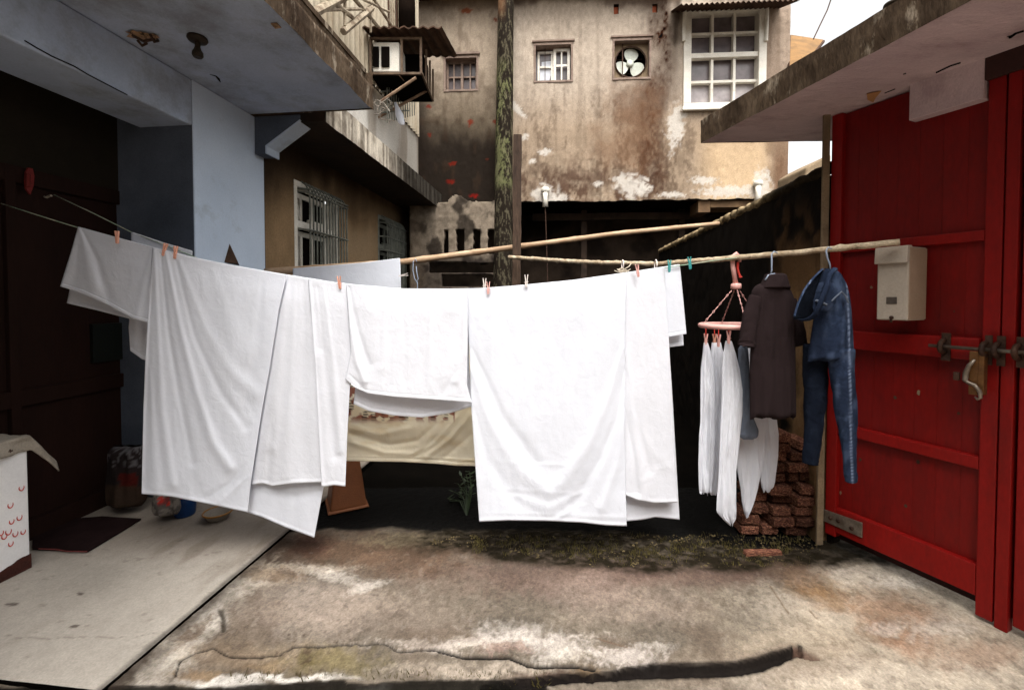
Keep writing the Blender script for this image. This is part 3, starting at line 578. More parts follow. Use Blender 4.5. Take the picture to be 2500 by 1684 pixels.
mb = MB(); mb.box(WF, xa0, xa1, dA+0.02, dA+dep, zA0-0.012, zA0+0.012); mb.box(WF, hx(0.42), xa1-0.03, dA+0.3, dA+0.6, zA0+.02, zA1-.02); build(mb, 'tray', M['dark'], ac)
mb = MB(); nC = 30
lid = [(xa0-0.03+(xa1+0.30-xa0)*k/nC) for k in range(nC+1)]
vs = []
for k, x in enumerate(lid):
    zz = 0.014*math.sin(k*1.7)
    vs += [(x-0.02, dA-0.12, zA1+0.03+zz), (x+0.05, dA+dep, zA1+0.16+zz), (x-0.02, dA-0.12, zA1+0.045+zz), (x+0.05, dA+dep, zA1+0.175+zz)]
fs = []
for k in range(nC):
    a = 4*k; b = a+4; fs += [(a, b, b+1, a+1), (a+2, a+3, b+3, b+2), (a, a+2, b+2, b), (a+1, b+1, b+3, a+3)]
mb.add(vs, fs); build(mb, 'lid', M['tin'], ac)
mb = MB(); mb.tube([U(930, 248, dA), U(1016, 190, dA)], 0.016, 6); mb.tube([U(918, 290, dA+0.4), U(1042, 222, dA+0.4)], 0.016, 6); mb.tube([U(895, 262, dA+.1), U(918, 290, dA+0.4)], 0.013, 6); mb.tube([U(905, 182, dA), U(906, 250, dA)], .012, 6)
mb.tube([U(918, 290, dA+.4), U(919, 315, dA+.4)], 0.01, 5); mb.tube([U(975, 185, dA), U(1005, 218, dA+.4), U(1050, 212, dA+.5)], 0.006, 5)
build(mb, 'brace', mat('pale rusty pipe', (150, 126, 104), (104, 80, 64), 12, 0.7, 0.2, 40), ac)
# little balcony rails with scrap and a white rag
t = thing('drying_rack', U(975, 280, 6.2), 'tangle of thin rails and wires under the air conditioner', 'rack')
mb = MB()
for k in range(13):
    x = 945+k*5.5; mb.tube([U(x, 215-k*0.5, dw(x)*.98), U(x+1, 300-k*1.5, dw(x)*.98)], 0.007, 5)
mb.tube([U(930, 225, dw(930)), U(1005, 212, dw(1005))], 0.01, 5); mb.tube([U(930, 275, dw(930)), U(1000, 270, dw(1000))], 0.01, 5)
build(mb, 'rail', M['bars'], t)
mb = MB(); rs = np.random.RandomState(8)
for k in range(8):
    x0, y0 = 915+rs.rand()*38, 218+rs.rand()*45; pts = [U(x0+rs.randn()*9, y0+j*7+rs.randn()*6, dw(x0)*.95) for j in range(4)]; mb.tube(pts, 0.006, 5)
build(mb, 'wire', mat('pale wire', (130, 122, 112), None, 5, 0.5, 0), t)

# ------------------------------------------------------------------ cloth tools
def interp(tab, ys, c): return np.interp(ys, [r[0] for r in tab], [r[c] for r in tab])
def garment(name, rows, d, thick, m, parent=None, n=36, seed=0, wr=0.006, step=5, colorf=None, axis='y', depthf=None, closed_bottom=True, fold=0.0, nf=5):
    ys = np.arange(rows[0][0], rows[-1][0]+step*0.5, step); xl = interp(rows, ys, 1); xr = interp(rows, ys, 2)
    th = np.linspace(0, 2*math.pi, n, endpoint=False); PP = np.zeros((len(ys), n+1, 3))
    for i, y in enumerate(ys):
        dd = d if depthf is None else depthf(y)
        a = U(xl[i], y, dd); b = U(xr[i], y, dd); c_ = (a+b)/2; hw = np.linalg.norm(b-a)/2
        e = math.sin(min(1, (i+0.6)/3.0)*math.pi/2)*math.sin(min(1, (len(ys)-1-i+0.6)/2.5)*math.pi/2)
        tk = min(thick, hw*0.9)*e*(0.5+0.5*min(1, hw/0.1))
        nn = fbm(np.cos(th)*1.6*max(hw, 0.04)/0.06+seed, np.full(n, y*0.012)+seed+np.sin(th)*1.5, seed, 4)-0.5
        fo = (fbm(np.cos(th)*nf*0.55+seed*3, np.sin(th)*nf*0.55+y*0.006, seed+70, 3)-0.5)*4.2*fold*min(1, i/8)
        X_ = c_[0]+np.cos(th)*hw*(1+0.0*nn); Y_ = c_[1]-np.sin(th)*(tk+nn*wr*3+fo)
        hem = 0.05*(fbm(np.cos(th)*2.6+seed, np.sin(th)*2.6, seed+9, 3)-0.5)*sst(len(ys)*0.8, len(ys)-1, i) if fold > 0.005 else 0.0
        PP[i, :n] = np.stack([X_, Y_, np.full(n, c_[2])+hem], -1); PP[i, n] = PP[i, 0]
    cols = None
    if colorf is not None:
        px, py = proj(PP); cols = colorf(px, py, PP)
    o = grid(name, PP, m, parent, colors=cols, loc=None if parent is not None else U((xl[0]+xr[0])/2, rows[0][0], d))
    # caps
    return o
def sheet(name, top, bot, left, right, dfun, m, folds=(), back=None, nu=None, nv=None, seed=0, amp=0.010, sag=0.0, colorf=None, edge=0.004, scale=3.0, gap=0.035):
    """front panel between four photograph-measured edges, hung over the line, plus its rear half"""
    def panel(top, bot, left, right, off, sd, folds, flip):
        nu_ = nu or max(30, int((top[-1][0]-top[0][0])/3.2)); nv_ = nv or 150
        u = np.linspace(0, 1, nu_); v = np.linspace(0, 1, nv_); UU, VV = np.meshgrid(u, v)
        def along(poly, t):
            p = np.array(poly, float); s = np.r_[0, np.cumsum(np.hypot(*np.diff(p, axis=0).T))]; s /= s[-1]
            return np.interp(t, s, p[:, 0]), np.interp(t, s, p[:, 1])
        tx, ty = along(top, u); bx, by = along(bot, u); lx, ly = along(left, v); rx, ry = along(right, v)
        def coons(t, b, l, r):
            return (1-VV)*t[None]+VV*b[None]+(1-UU)*l[:, None]+UU*r[:, None]-((1-UU)*(1-VV)*t[0]+UU*(1-VV)*t[-1]+(1-UU)*VV*b[0]+UU*VV*b[-1])
        X_ = coons(tx, bx, lx, rx); Y_ = coons(ty, by, ly, ry)
        hgt = np.maximum(Y_-Y_[0:1], 0)
        D = dfun(X_)+off*sst(0, 60, hgt)
        k = sst(0, 90, hgt)
        n = (fbm(X_/140.0*scale/3, Y_/420.0*scale/3, sd, 3)-0.5)*2
        D = D - amp*1.15*n*k - (fbm(X_/30.0, Y_/75.0, sd+5, 3)-0.5)*0.005*k
        for f in folds:
            pts, wd, am = f[0], f[1], f[2]
            dd = seg_d(X_, Y_, pts); e0_ = f[3] if len(f) > 3 else 0.25
            yy = [p[1] for p in pts]; t = np.clip((Y_-min(yy))/(max(yy)-min(yy)+1e-6), 0, 1); wv = wd*(e0_+(1-e0_)*t)
            D = D - 0.5*am*(0.45+0.55*t)*np.exp(-(dd/wv)**2)
        hb_ = np.abs(Y_-Y_[-1:]); D = D - 0.0022*(1-sst(6, 9, hb_))+0.0016*np.exp(-((hb_-9)/1.2)**2)
        r = ((X_-CX)/F); uu = ((CYV-Y_)/F)
        rv = RT*r[..., None]+UPV*uu[..., None]+FW
        PP = EYEP+rv*(D/rv[..., 1])[..., None]
        return PP, X_, Y_
    A, XA, YA = panel(top, bot, left, right, -0.006, seed, folds, False)
    if back is None:
        bb_ = [(x, y-14) for x, y in bot]; back = (bb_, [(left[0][0]+3, left[0][1]), (bb_[0][0]+6, bb_[0][1])], [(right[0][0]-3, right[0][1]), (bb_[-1][0]-6, bb_[-1][1])])
    Bp, XB, YB = panel(top, back[0], back[1], back[2], gap, seed+50, (), True)
    h, wd, _ = A.shape
    # rear half, bottom to top, then over the line, then front half top to bottom: one continuous cloth
    crest = (A[0]+Bp[0])/2; crest[:, 2] += 0.004; mid1 = Bp[0].copy(); mid1[:, 1] += 0.004; mid2 = A[0].copy(); mid2[:, 1] -= 0.004
    full = np.concatenate([Bp[::-1], crest[None], A], 0)
    # slightly thicker hem
    cols = None
    if colorf is not None:
        px, py = proj(full); cols = colorf(px, py, full)
    o = grid(name, full, m, None, colors=cols, loc=A[0, wd//2])
    so_ = o.modifiers.new('thickness', 'SOLIDIFY'); so_.thickness = 0.0014; so_.offset = 0
    return o

# white rag
o = garment('white_rag', [(250, 962, 968), (262, 964, 974), (280, 965, 985), (300, 972, 988), (305, 978, 987)], 5.3, 0.02, M['cwhite'], seed=5, wr=0.01)
tag(o, 'small white rag drying on the rails under the air conditioner', 'rag')

# ================================================================== BACK BUILDING
bk = thing('back_building', BF(0, 0, 0), 'two storey stained beige plaster building at the back of the yard', 'building')
uL, uR = onB(985, 300)[0], onB(1926, 300)[0]; zLow = onB(1500, 487)[1]; zTop = 6.75
wins = {}
def rectB(x0, y0, x1, y1):
    a = onB(x0, (y0+y1)/2)[0]; b = onB(x1, (y0+y1)/2)[0]; xm = (x0+x1)/2
    return [a, b, onB(xm, y1)[1], onB(xm, y0)[1]]
WA = rectB(1085, 140, 1166, 222); WB = rectB(1305, 108, 1397, 200); WC = rectB(1497, 97, 1588, 193); WD = rectB(1676, 20, 1862, 262)
BA = rectB(1498, 12, 1511, 35); BB_ = rectB(1592, 9, 1605, 32)
ug = np.arange(uL, uR, 0.02); zg = np.arange(zLow-0.02, zTop, 0.02); UG, ZG = np.meshgrid(ug, zg)
PP = B0+UG[..., None]*BV; PP = PP+ZG[..., None]*ZV; X, Y = proj(PP)
n1 = fbm(UG*1.6, ZG*1.0, 71); n2 = fbm(UG*8, ZG*4, 72); n3 = fbm(UG*30, ZG*16, 73, 4)
X1 = X+60*(n1-0.5)+22*(n2-0.5); Y1 = Y+60*(fbm(UG*1.6, ZG*1.6, 75)-0.5)+24*(n2-0.5)
C = (np.zeros(PP.shape)+lin((166, 153, 139)))*(0.85+0.3*n1[..., None])*(0.76+0.48*n3[..., None])
right = sst(1225, 1235, X)
C = blend(C, right*sst(180, 330, Y1)*0.6, (134, 112, 88)); C = blend(C, right*sst(260, 440, Y1)*0.5*sst(0.35, 0.65, n2*0.5+n3*0.5), (82, 68, 54))
lo_ = sst(330, 470, Y)*(1-sst(1560, 1680, X1))*right; C = blend(C, lo_*sst(0.42, 0.56, fbm(UG*5, ZG*4, 77)*0.7+n3*0.3)*0.85, (78, 56, 44)); C = blend(C, lo_*sst(0.58, 0.7, fbm(UG*11, ZG*9, 78))*0.6, (176, 160, 140))
sk = fbm(UG*15, ZG*0.7, 171, 4); C = blend(C, sst(0.52, 0.72, sk)*0.22*sst(0, 60, Y), (84, 70, 58)); C = blend(C, right*sst(0.5, 0.66, fbm(UG*9, ZG*2.2, 173, 5)*0.6+n3*0.4)*0.5*sst(150, 260, Y), (72, 56, 44))
# dark run down from the roof past the fan window
pth = seg_d(X1, Y1, [(1600, 0), (1608, 120), (1612, 200), (1595, 260), (1580, 330), (1600, 450)]); C = blend(C, (1-sst(8, 52, pth))*0.78*(0.45+1.0*n3*n2*2), (66, 48, 38))
pth = seg_d(X1, Y1, [(1660, 0), (1650, 60), (1640, 90)]); C = blend(C, (1-sst(4, 26, pth))*0.8, (48, 36, 28))
C = blob(C, X1, Y1, 1560, 250, 60, 60, (74, 54, 42), 0.6, 0.6, 0.8, s=3); C = blob(C, X1, Y1, 1540, 330, 70, 110, (104, 74, 52), 0.5, 0.6, 0.8, s=4); C = blob(C, X1, Y1, 1400, 440, 130, 30, (74, 56, 46), 0.55, 0.6, 0.9, s=6)
C = blend(C, sst(1680, 1760, X)*sst(270, 380, Y)*(1-sst(1850, 1900, X))*0.55, (206, 178, 142))
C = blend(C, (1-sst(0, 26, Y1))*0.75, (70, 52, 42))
C = blend(C, sst(1868, 1890, X1)*(1-sst(1880, 1925, X)*0.2)*0.55, (104, 80, 62)); C = blend(C, sst(1885, 1900, X)*sst(300, 420, Y)*0.5, (96, 66, 46))
for cx, cy, rx, ry, rt in ((1650, 310, 18, 50, 0.15), (1330, 475, 26, 26, 0), (1365, 485, 22, 10, 0), (1540, 455, 36, 26, 0), (1575, 460, 18, 10, 0), (1790, 468, 80, 13, 0), (1640, 478, 30, 6, 0), (1860, 445, 18, 30, 0), (1280, 335, 10, 7, 0), (1300, 395, 9, 6, 0), (1720, 440, 30, 9, 0), (1262, 265, 22, 8, .8), (1460, 450, 12, 7, 0), (1330, 370, 14, 8, 0)):
    C = blob(C, X+8*(n2-.5)+8*(n3-.5), Y+10*(n2-.5), cx, cy, rx, ry, (190, 184, 176), 0.8, 0.35, 0.9, s=7, rot=rt)
# left of the pipe: darker, sooty towards the bottom, brick showing through
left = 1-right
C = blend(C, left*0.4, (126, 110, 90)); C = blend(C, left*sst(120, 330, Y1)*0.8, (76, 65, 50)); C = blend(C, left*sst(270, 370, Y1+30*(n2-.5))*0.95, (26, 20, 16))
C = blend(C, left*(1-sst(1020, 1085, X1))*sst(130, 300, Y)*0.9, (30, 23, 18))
C = blend(C, left*sst(0.55, 0.7, n2)*0.3, (60, 44, 32))
for cx, cy, rx, ry, cc in ((1140, 27, 17, 7, (206, 96, 36)), (1210, 48, 8, 7, (190, 84, 44)), (1048, 260, 8, 5, (176, 50, 28)), (1148, 300, 8, 10, (190, 64, 34)), (1208, 298, 7, 6, (180, 74, 40)), (1048, 330, 6, 6, (170, 52, 30)), (1106, 400, 11, 5, (186, 52, 30)), (1100, 444, 14, 6, (190, 40, 24)), (1158, 478, 12, 6, (206, 36, 24)), (1189, 389, 5, 2.5, (150, 60, 36))):
    C = blob(C, X, Y, cx, cy, rx*.8, ry*.8, tuple(int(q*.55) for q in cc), 0.85, 0.3, 0.9, sc=0.2, s=9)
cu, cz = UG[:-1, :-1]+0.01, ZG[:-1, :-1]+0.01; hole = np.zeros(cu.shape, bool)
for a in (WA, WB, WC, WD, BA, BB_): hole |= (cu > a[0]) & (cu < a[1]) & (cz > a[2]) & (cz < a[3])
PP = PP + BN*((n3-0.5)*0.012+(n2-0.5)*0.02)[..., None]
PP[0, :, 2] += 0.05*(fbm(ug*9, ug*0, 5)-0.5)
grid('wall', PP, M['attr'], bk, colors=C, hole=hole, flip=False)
# sides, floor slab of the upper storey, roof
mb = MB(); mb.box(BF, uL, uR-0.001, -4, -0.03, zLow-0.03, zLow+0.12); build(mb, 'floor_slab', M['black'], bk)
mb = MB(); mb.box(BF, uR-0.05, uR, -4, -0.015, zLow+0.13, zTop); mb.box(BF, uL, uR-0.06, -1.3, -1.25, zLow+0.13, zTop); build(mb, 'side_wall', M['dplaster'], bk)
mb = MB(); a = rectB(1700, 483, 1860, 504)
mb.box(BF, a[0]+0.25, a[1], -0.5, -0.06, a[2], zLow-0.031); mb.box(BF, a[0]+0.05, a[0]+0.24, -0.45, -0.05, a[2]-0.08, zLow-0.031); build(mb, 'joist', mat('tan timber', (112, 88, 62), (84, 64, 46), 5, 0.9, 0.4, 30), bk)
# lower storey: open dark shed
ug = np.arange(uL-1, uR+2, 0.03); zg = np.arange(-0.03, zLow-0.04, 0.03); UG, ZG = np.meshgrid(ug, zg); PP = B0+UG[..., None]*BV-1.2*BN; PP = PP+ZG[..., None]*ZV
C = (np.zeros(PP.shape)+lin((58, 48, 40)))*(0.5+fbm(UG*6, ZG*5, 301)[..., None]); row = np.floor(ZG/0.075); bu = (UG/0.24+0.5*(row % 2)) % 1; mort = np.maximum((np.abs(bu-0.5) > 0.46), ((ZG/0.075) % 1 > 0.84))*1.0
C = blend(C, mort*0.35, (30, 25, 21)); C = blend(C, sst(0.45, 0.6, fbm(UG*2, ZG*2, 303))*0.75, (24, 19, 16)); grid('shed_wall', PP, M['attr'], bk, colors=C)
mb = MB(); mb.box(BF, uR+1.9, uR+2.0, -1.2, 0.2, -0.03, zLow-.04); build(mb, 'shed_side', M['black'], bk)
shm = mat('sooty timber', (64, 50, 40), (40, 31, 25), 5, 0.95, 0.4, 30)
for x in (1420, 1660): u_ = onB(x, 560, -0.6)[0]; mb = MB(); mb.box(BF, u_, u_+0.1, -0.75, -0.65, 0, zLow-0.04); build(mb, 'shed_post', shm, bk)
mb = MB(); zz = onB(1500, 520, -0.6)[1]; mb.box(BF, onB(1300, 560, -.6)[0], onB(1700, 560, -.6)[0], -0.64, -0.58, zz-0.12, zz); build(mb, 'shed_beam', shm, bk)
# roof edge with corrugated awning above the big window
mb = MB(); mb.box(BF, uL, onB(1640, 0)[0], -3.5, 0.35, zTop-0.26, zTop-0.18); build(mb, 'roof', M['tin'], bk)
ua, ub = onB(1638, 0)[0], onB(1905, 0)[0]
ag = np.arange(ua, ub, 0.012); bg = np.linspace(-0.1, 0.55, 4); AG, BG = np.meshgrid(ag, bg)
PP = B0+AG[..., None]*BV+BG[..., None]*BN; PP[..., 2] = 6.50-0.28*(BG-0.55)*-1+0.0*AG+0.02*np.sin(AG*2*math.pi/0.075)-0.0
zaw = onB(1760, 8, 0.55)[1]; PP[..., 2] = zaw+(0.55-BG)*0.45+0.018*np.sin(AG*2*math.pi/0.075)
grid('awning', PP, M['tin'], bk); 
# windows
def frame_box(mb, a, t, n0, n1, e=0.01):
    mb.box(BF, a[0]-e, a[1]+e, n0, n1, a[3]-t, a[3]+e); mb.box(BF, a[0]-e, a[1]+e, n0, n1, a[2]-e, a[2]+t)
    mb.box(BF, a[0]-e, a[0]+t, n0, n1-0.002, a[2]+t+.001, a[3]-t-.001); mb.box(BF, a[1]-t, a[1]+e, n0, n1-0.002, a[2]+t+.001, a[3]-t-.001)
def reveal(mb, a, e=0.014): frame_box(mb, a, 0.02, -0.22, 0.012, e)
# A brown window
mb = MB(); reveal(mb, WA); mb.box(BF, WA[0]-0.05, WA[1]+0.04, 0.0, 0.035, WA[3]+0.03, WA[3]+0.07); wa = build(mb, 'window', M['dframe'], bk, bevel=0.004)
mb = MB(); frame_box(mb, [WA[0]+.02, WA[1]-.02, WA[2]+.02, WA[3]-.02], 0.03, -0.14, -0.1, 0); mA = (WA[0]+WA[1])/2; mb.box(BF, mA-0.02, mA+0.02, -0.139, -0.095, WA[2]+.05, WA[3]-.05)
for uu in ((WA[0]*3+WA[1])/4, (WA[0]+3*WA[1])/4): mb.box(BF, uu-0.012, uu+0.012, -0.137, -0.105, WA[2]+.05, WA[3]-.05)
mb.box(BF, WA[0]+.05, WA[1]-.05, -0.136, -0.106, (WA[2]+WA[3])/2-0.012, (WA[2]+WA[3])/2+0.012); build(mb, 'sash', M['dframe'], wa)
mb = MB(); mb.box(BF, WA[0], WA[1], -0.17, -0.15, WA[2], WA[3]); build(mb, 'pane', M['glass_d'], wa)
# B white window, two leaves
mb = MB(); reveal(mb, WB); mb.box(BF, WB[0]-0.04, WB[1]+0.04, 0.0, 0.03, WB[3]+0.03, WB[3]+0.06); wb_ = build(mb, 'window', M['dframe'], bk, bevel=0.004)
mB = (WB[0]+WB[1])/2; zB = (WB[2]+WB[3])/2
mb = MB(); frame_box(mb, [WB[0]+.05, mB, WB[2]+.02, WB[3]-.05], 0.035, -0.15, -0.12, 0); mb.box(BF, WB[0]+.09, mB-.04, -0.148, -0.122, zB-0.015, zB+0.015)
frame_box(mb, [mB+.004, WB[1]-.03, WB[2]+.02, WB[3]-.03], 0.045, -0.12, -0.085, 0); mb.box(BF, mB+.05, WB[1]-.08, -0.118, -0.09, zB-0.018, zB+0.018); uq = (mB+WB[1]-.03)/2; mb.box(BF, uq-.012, uq+.012, -0.117, -0.088, WB[2]+.07, WB[3]-.08)
build(mb, 'sash', M['white'], wb_)
mb = MB(); mb.box(BF, WB[0], WB[1], -0.18, -0.16, WB[2], WB[3]); build(mb, 'pane', M['glass_d'], wb_)
mb = MB(); mb.prism([BF(WB[0]+.09, -0.158, WB[2]+.06), BF(WB[0]+.24, -0.158, WB[2]+.06), BF(WB[0]+.30, -0.158, zB-.02), BF(WB[0]+.09, -0.158, zB-.02)], BN*0.004); mb.prism([BF(WB[0]+.12, -0.158, zB+.02), BF(WB[0]+.3, -0.158, zB+.02), BF(WB[0]+.34, -0.158, zB+.12), BF(WB[0]+.12, -0.158, zB+.1)], BN*0.004); build(mb, 'curtain', M['cwhite'], wb_)
mb = MB(); mb.box(BF, WB[0]+.17, WB[0]+.18, -0.10, -0.09, WB[2], WB[3]); build(mb, 'bars', M['iron'], wb_)
# C fan window
mb = MB(); reveal(mb, WC); mb.box(BF, WC[0]-0.04, WC[1]+0.04, 0.0, 0.03, WC[3]+0.03, WC[3]+0.06); wc = build(mb, 'window', M['dframe'], bk, bevel=0.004)
fc = [(WC[0]+WC[1])/2, (WC[2]+WC[3])/2]; Rf = (WC[1]-WC[0])*0.42
mb = MB(); N = 32; ins = []; outp = []
for k in range(N):
    a = 2*math.pi*(k+0.5)/N; ca, sa = math.cos(a), math.sin(a); ins.append(BF(fc[0]+Rf*ca, -0.10, fc[1]+Rf*sa)); s = 1/max(abs(ca), abs(sa)); outp.append(BF(fc[0]+ca*s*(WC[1]-WC[0])/2*0.97, -0.10, fc[1]+sa*s*(WC[3]-WC[2])/2*0.97))
vs = ins+outp+[p-BN*0.02 for p in ins]; mb.add(vs, [(k, (k+1) % N, N+(k+1) % N, N+k) for k in range(N)]+[(k, 2*N+k, 2*N+(k+1) % N, (k+1) % N) for k in range(N)]); build(mb, 'panel', M['post'], wc, recalc=False)
mb = MB(); mb.box(BF, WC[0], WC[1], -0.34, -0.32, WC[2], WC[3]); build(mb, 'backing', M['dark'], wc)
fan = thing('exhaust_fan', BF(fc[0], -0.12, fc[1]), 'round exhaust fan with three pale blades set in the back wall', 'fan')
mb = MB(); mb.tube([BF(fc[0]+Rf*math.cos(a), -0.085, fc[1]+Rf*math.sin(a)) for a in np.linspace(0, 2*math.pi, 40)], 0.012, 6, cap=False); build(mb, 'rim', M['iron'], fan, smooth=True)
bladem = mat('pale green enamel', (204, 210, 200), (186, 190, 178), 8, 0.4, 0.1, 30)
for a0_ in (math.radians(82), math.radians(202), math.radians(322)):
    mb = MB(); pts = []
    for k in range(18):
        a = 2*math.pi*k/18; rr = Rf*0.55+Rf*0.43*math.cos(a); tt = Rf*0.46*math.sin(a)*(1.0+0.25*math.cos(a)); pts.append(BF(fc[0]+rr*math.cos(a0_)-tt*math.sin(a0_), -0.15+0.12*tt, fc[1]+rr*math.sin(a0_)+tt*math.cos(a0_)))
    mb.prism(pts, -BN*0.006); build(mb, 'blade', bladem, fan)
mb = MB(); mb.lathe(BF(fc[0], -0.16, fc[1]), [(0.06, 0), (0.06, 0.03), (0.045, 0.05), (0.0, 0.055)], 16, BN); build(mb, 'hub', bladem, fan, smooth=True)
mb = MB()
for k in range(6): z = fc[1]+Rf*(-0.8+0.32*k); mb.box(BF, fc[0]-Rf*0.9, fc[0]+Rf*0.9, -0.26, -0.24, z, z+0.012)
mb.box(BF, fc[0]-0.14, fc[0]-0.125, -0.1, -0.08, WC[2], WC[3]); build(mb, 'guard', M['iron'], fan)
# D big white window
mb = MB(); frame_box(mb, WD, 0.07, -0.16, 0.03, 0.05); zm = rectB(1676, 128, 1862, 140); mb.box(BF, WD[0]+.071, WD[1]-.071, -0.1, 0.0, zm[2], zm[3]); mb.box(BF, WD[0]-0.08, WD[1]+0.08, 0.031, 0.08, WD[2]-0.06, WD[2]+0.0)
wd_ = build(mb, 'window', M['white'], bk, bevel=0.006)
mb = MB(); W_ = WD[1]-WD[0]
for k in (1, 2): uu = WD[0]+0.07+(W_-.14)*k/3; mb.box(BF, uu-0.02, uu+0.02, -0.12, -0.04, WD[2]+.07, WD[3]-.07)
for yy in (78, 196): zq = onB(1760, yy)[1]; mb.box(BF, WD[0]+.07, WD[1]-.07, -0.118, -0.044, zq-0.02, zq+0.02)
build(mb, 'glazing_bars', M['white'], wd_)
def gl(z0, z1, m): 
    mb = MB(); mb.box(BF, WD[0], WD[1], -0.15, -0.13, z0, z1); build(mb, 'pane', m, wd_)
z_lo = onB(1760, 196)[1]; gl(z_lo, WD[3], M['glass_d']); gl(WD[2], z_lo-.001, M['glass_p'])
for x in (1670, 1870):
    mb = MB(); mb.tube([BF(onB(x, 0)[0], 0.04, onB(x, 20)[1]), BF(onB(x, 0)[0]+(-.01), 0.04, onB(x, 105)[1])], 0.03, 8); build(mb, 'side_rod', M['white'], wd_)
for a in (BA, BB_):
    mb = MB(); mb.box(BF, a[0], a[1], -0.12, -0.06, a[2], a[3]); build(mb, 'brick_slot', mat('orange brick', (170, 92, 62), (150, 76, 50), 20, 0.9, 0.5, 60), bk)
mb = MB()
for k in range(20): q = rs.rand(); mb.tube([BF(0, 0.0, 5), BF(0.001, 0.0, 5)], 0.0005, 3)
# white wall brackets with wires
for i, (x, y0, y1) in enumerate(((1331, 468, 508), (1846, 452, 500))):
    t = thing('insulator', BF(onB(x, y0)[0], 0.03, onB(x, y1)[1]), ('white wall insulator on the lower left of the beige wall near the post' if i == 0 else 'white wall insulator on the beige wall beside the canopy tip'), 'insulator', 'insulators along the foot of the beige wall')
    mb = MB(); a = BF(onB(x, y0)[0], 0.06, onB(x, y0)[1]); b = BF(onB(x-(0 if i == 0 else 6), y1)[0], 0.10, onB(x, y1)[1]); mb.tube([a, (a+b)/2+BN*0.03, b], [0.05, 0.035, 0.05], 10); mb.lathe(a, [(0.055, 0.05), (0.07, 0.03), (0.07, -0.02), (0.04, -0.04)], 12, ZV); build(mb, 'body', M['white'], t, smooth=True)
    mb = MB(); e = (BF(onB(1342, 500)[0], 0.1, 0.9) if i == 0 else U(1795, 560, 5.5)); mb.tube([b, (b*0.5+e*0.5), e], 0.008, 5); build(mb, 'wire', M['iron'], t)
# lower left grey wall with slots
gw0, gw1 = onB(1000, 600, 0.3)[0], onB(1232, 600, 0.3)[0]; gzt = onB(1100, 492, 0.3)[1]
ug = np.arange(gw0, gw1, 0.02); zg = np.arange(-0.03, gzt+0.14, 0.02); UG, ZG = np.meshgrid(ug, zg); PP = B0+UG[..., None]*BV+0.3*BN; PP = PP+ZG[..., None]*ZV; X, Y = proj(PP)
n1 = fbm(UG*4, ZG*3, 91); n2 = fbm(UG*14, ZG*12, 92)
C = (np.zeros(PP.shape)+lin((128, 116, 102)))*(0.5+0.5*n2[..., None]+0.5*fbm(UG*40, ZG*40, 97, 3)[..., None])*(0.8+0.2*n2[..., None]); C = blend(C, sst(0.5, 0.62, n1)*0.85, (32, 26, 22)); C = blend(C, sst(600, 650, Y)*0.7, (28, 22, 22)); C = blend(C, (1-sst(1005, 1050, X))*0.4, (150, 132, 112)); C = blend(C, sst(1210, 1222, X)*.8, (26, 21, 17))
topl = np.interp(X, [1000, 1030, 1092, 1100, 1112, 1125, 1135, 1210, 1240], [505, 500, 494, 481, 478, 481, 494, 493, 496])+5*(n2-.5)
hole = (Y < topl)[:-1, :-1]
for (a, c_, b, d_) in ((1080, 562, 1093, 622), (1111, 562, 1131, 622), (1152, 562, 1172, 622), (1190, 562, 1212, 622), (1045, 642, 1225, 668), (1075, 672, 1205, 700)): hole |= ((X > a) & (X < b) & (Y > c_) & (Y < d_))[:-1, :-1]
gwall = grid('garden_wall', PP+BN*((n2-.5)*0.03)[..., None], M['attr'], None, colors=C, hole=hole); tag(gwall, 'rough grey garden wall with upright slots in front of the back building', 'wall')
so_ = gwall.modifiers.new('thickness', 'SOLIDIFY'); so_.thickness = 0.12; so_.offset = -1
# lichen pipe
mb = MB(); pts = [BF(onB(1234, 0, 0.25)[0], 0.25, 6.9)] + [BF(onB(1232-0.012*(y-0)*0.4, y, 0.25)[0], 0.25, onB(1232, y, 0.25)[1]) for y in (0, 100, 200, 300, 400, 460, 560, 690)]+[BF(onB(1228, 600, .25)[0], 0.25, 0)]
mb2 = []
mb.tube(pts, [0.125, 0.125, 0.13, 0.135, 0.14, 0.145, 0.145, 0.14, 0.14, 0.14], 20); M['lichen'] = M['attr']
PIPE = mb; pv = []
ys = np.linspace(-60, 700, 760); th = np.linspace(0, 2*math.pi, 73); PP = np.zeros((760, 73, 3))
for i, y in enumerate(ys):
    c0 = BF(onB(1235-0.012*y, y, 0.25)[0], 0.25, onB(1232, y, 0.25)[1]); r_ = 0.125+0.02*(y/480); PP[i] = c0+np.outer(np.cos(th)*r_, BV)+np.outer(-np.sin(th)*r_, BN*-1)
px, py = proj(PP); A_ = np.broadcast_to(th, px.shape); nn = fbm(np.cos(A_)*2+5, py/26+np.sin(A_)*2, 5, 5); n2 = fbm(np.cos(A_)*7+5, py/9+np.sin(A_)*7, 8, 4)
C = (np.zeros(PP.shape)+lin((34, 28, 22)))*(0.5+1.0*n2[..., None]); n4 = fbm(np.cos(A_)*20+5, py/4+np.sin(A_)*20, 18, 3); C = blend(C, 0.85*sst(0.50, 0.60, nn*0.45+n2*0.3+n4*0.25+0.06*sst(1245, 1215, px)*1.0+0.04*np.sin(py/60))*sst(130, 190, py)*(1-sst(440, 470, py)), (96, 98, 66)); C = blend(C, sst(.55, .66, n2)*.4, (110, 104, 84))
C = blend(C, (1-sst(0, 60, py))*sst(1240, 1222, px)*.6, (130, 96, 70))
tag(grid('drain_pipe', PP, M['attr'], None, colors=C), 'thick black upright drain pipe covered in pale green lichen on the back wall', 'pipe')

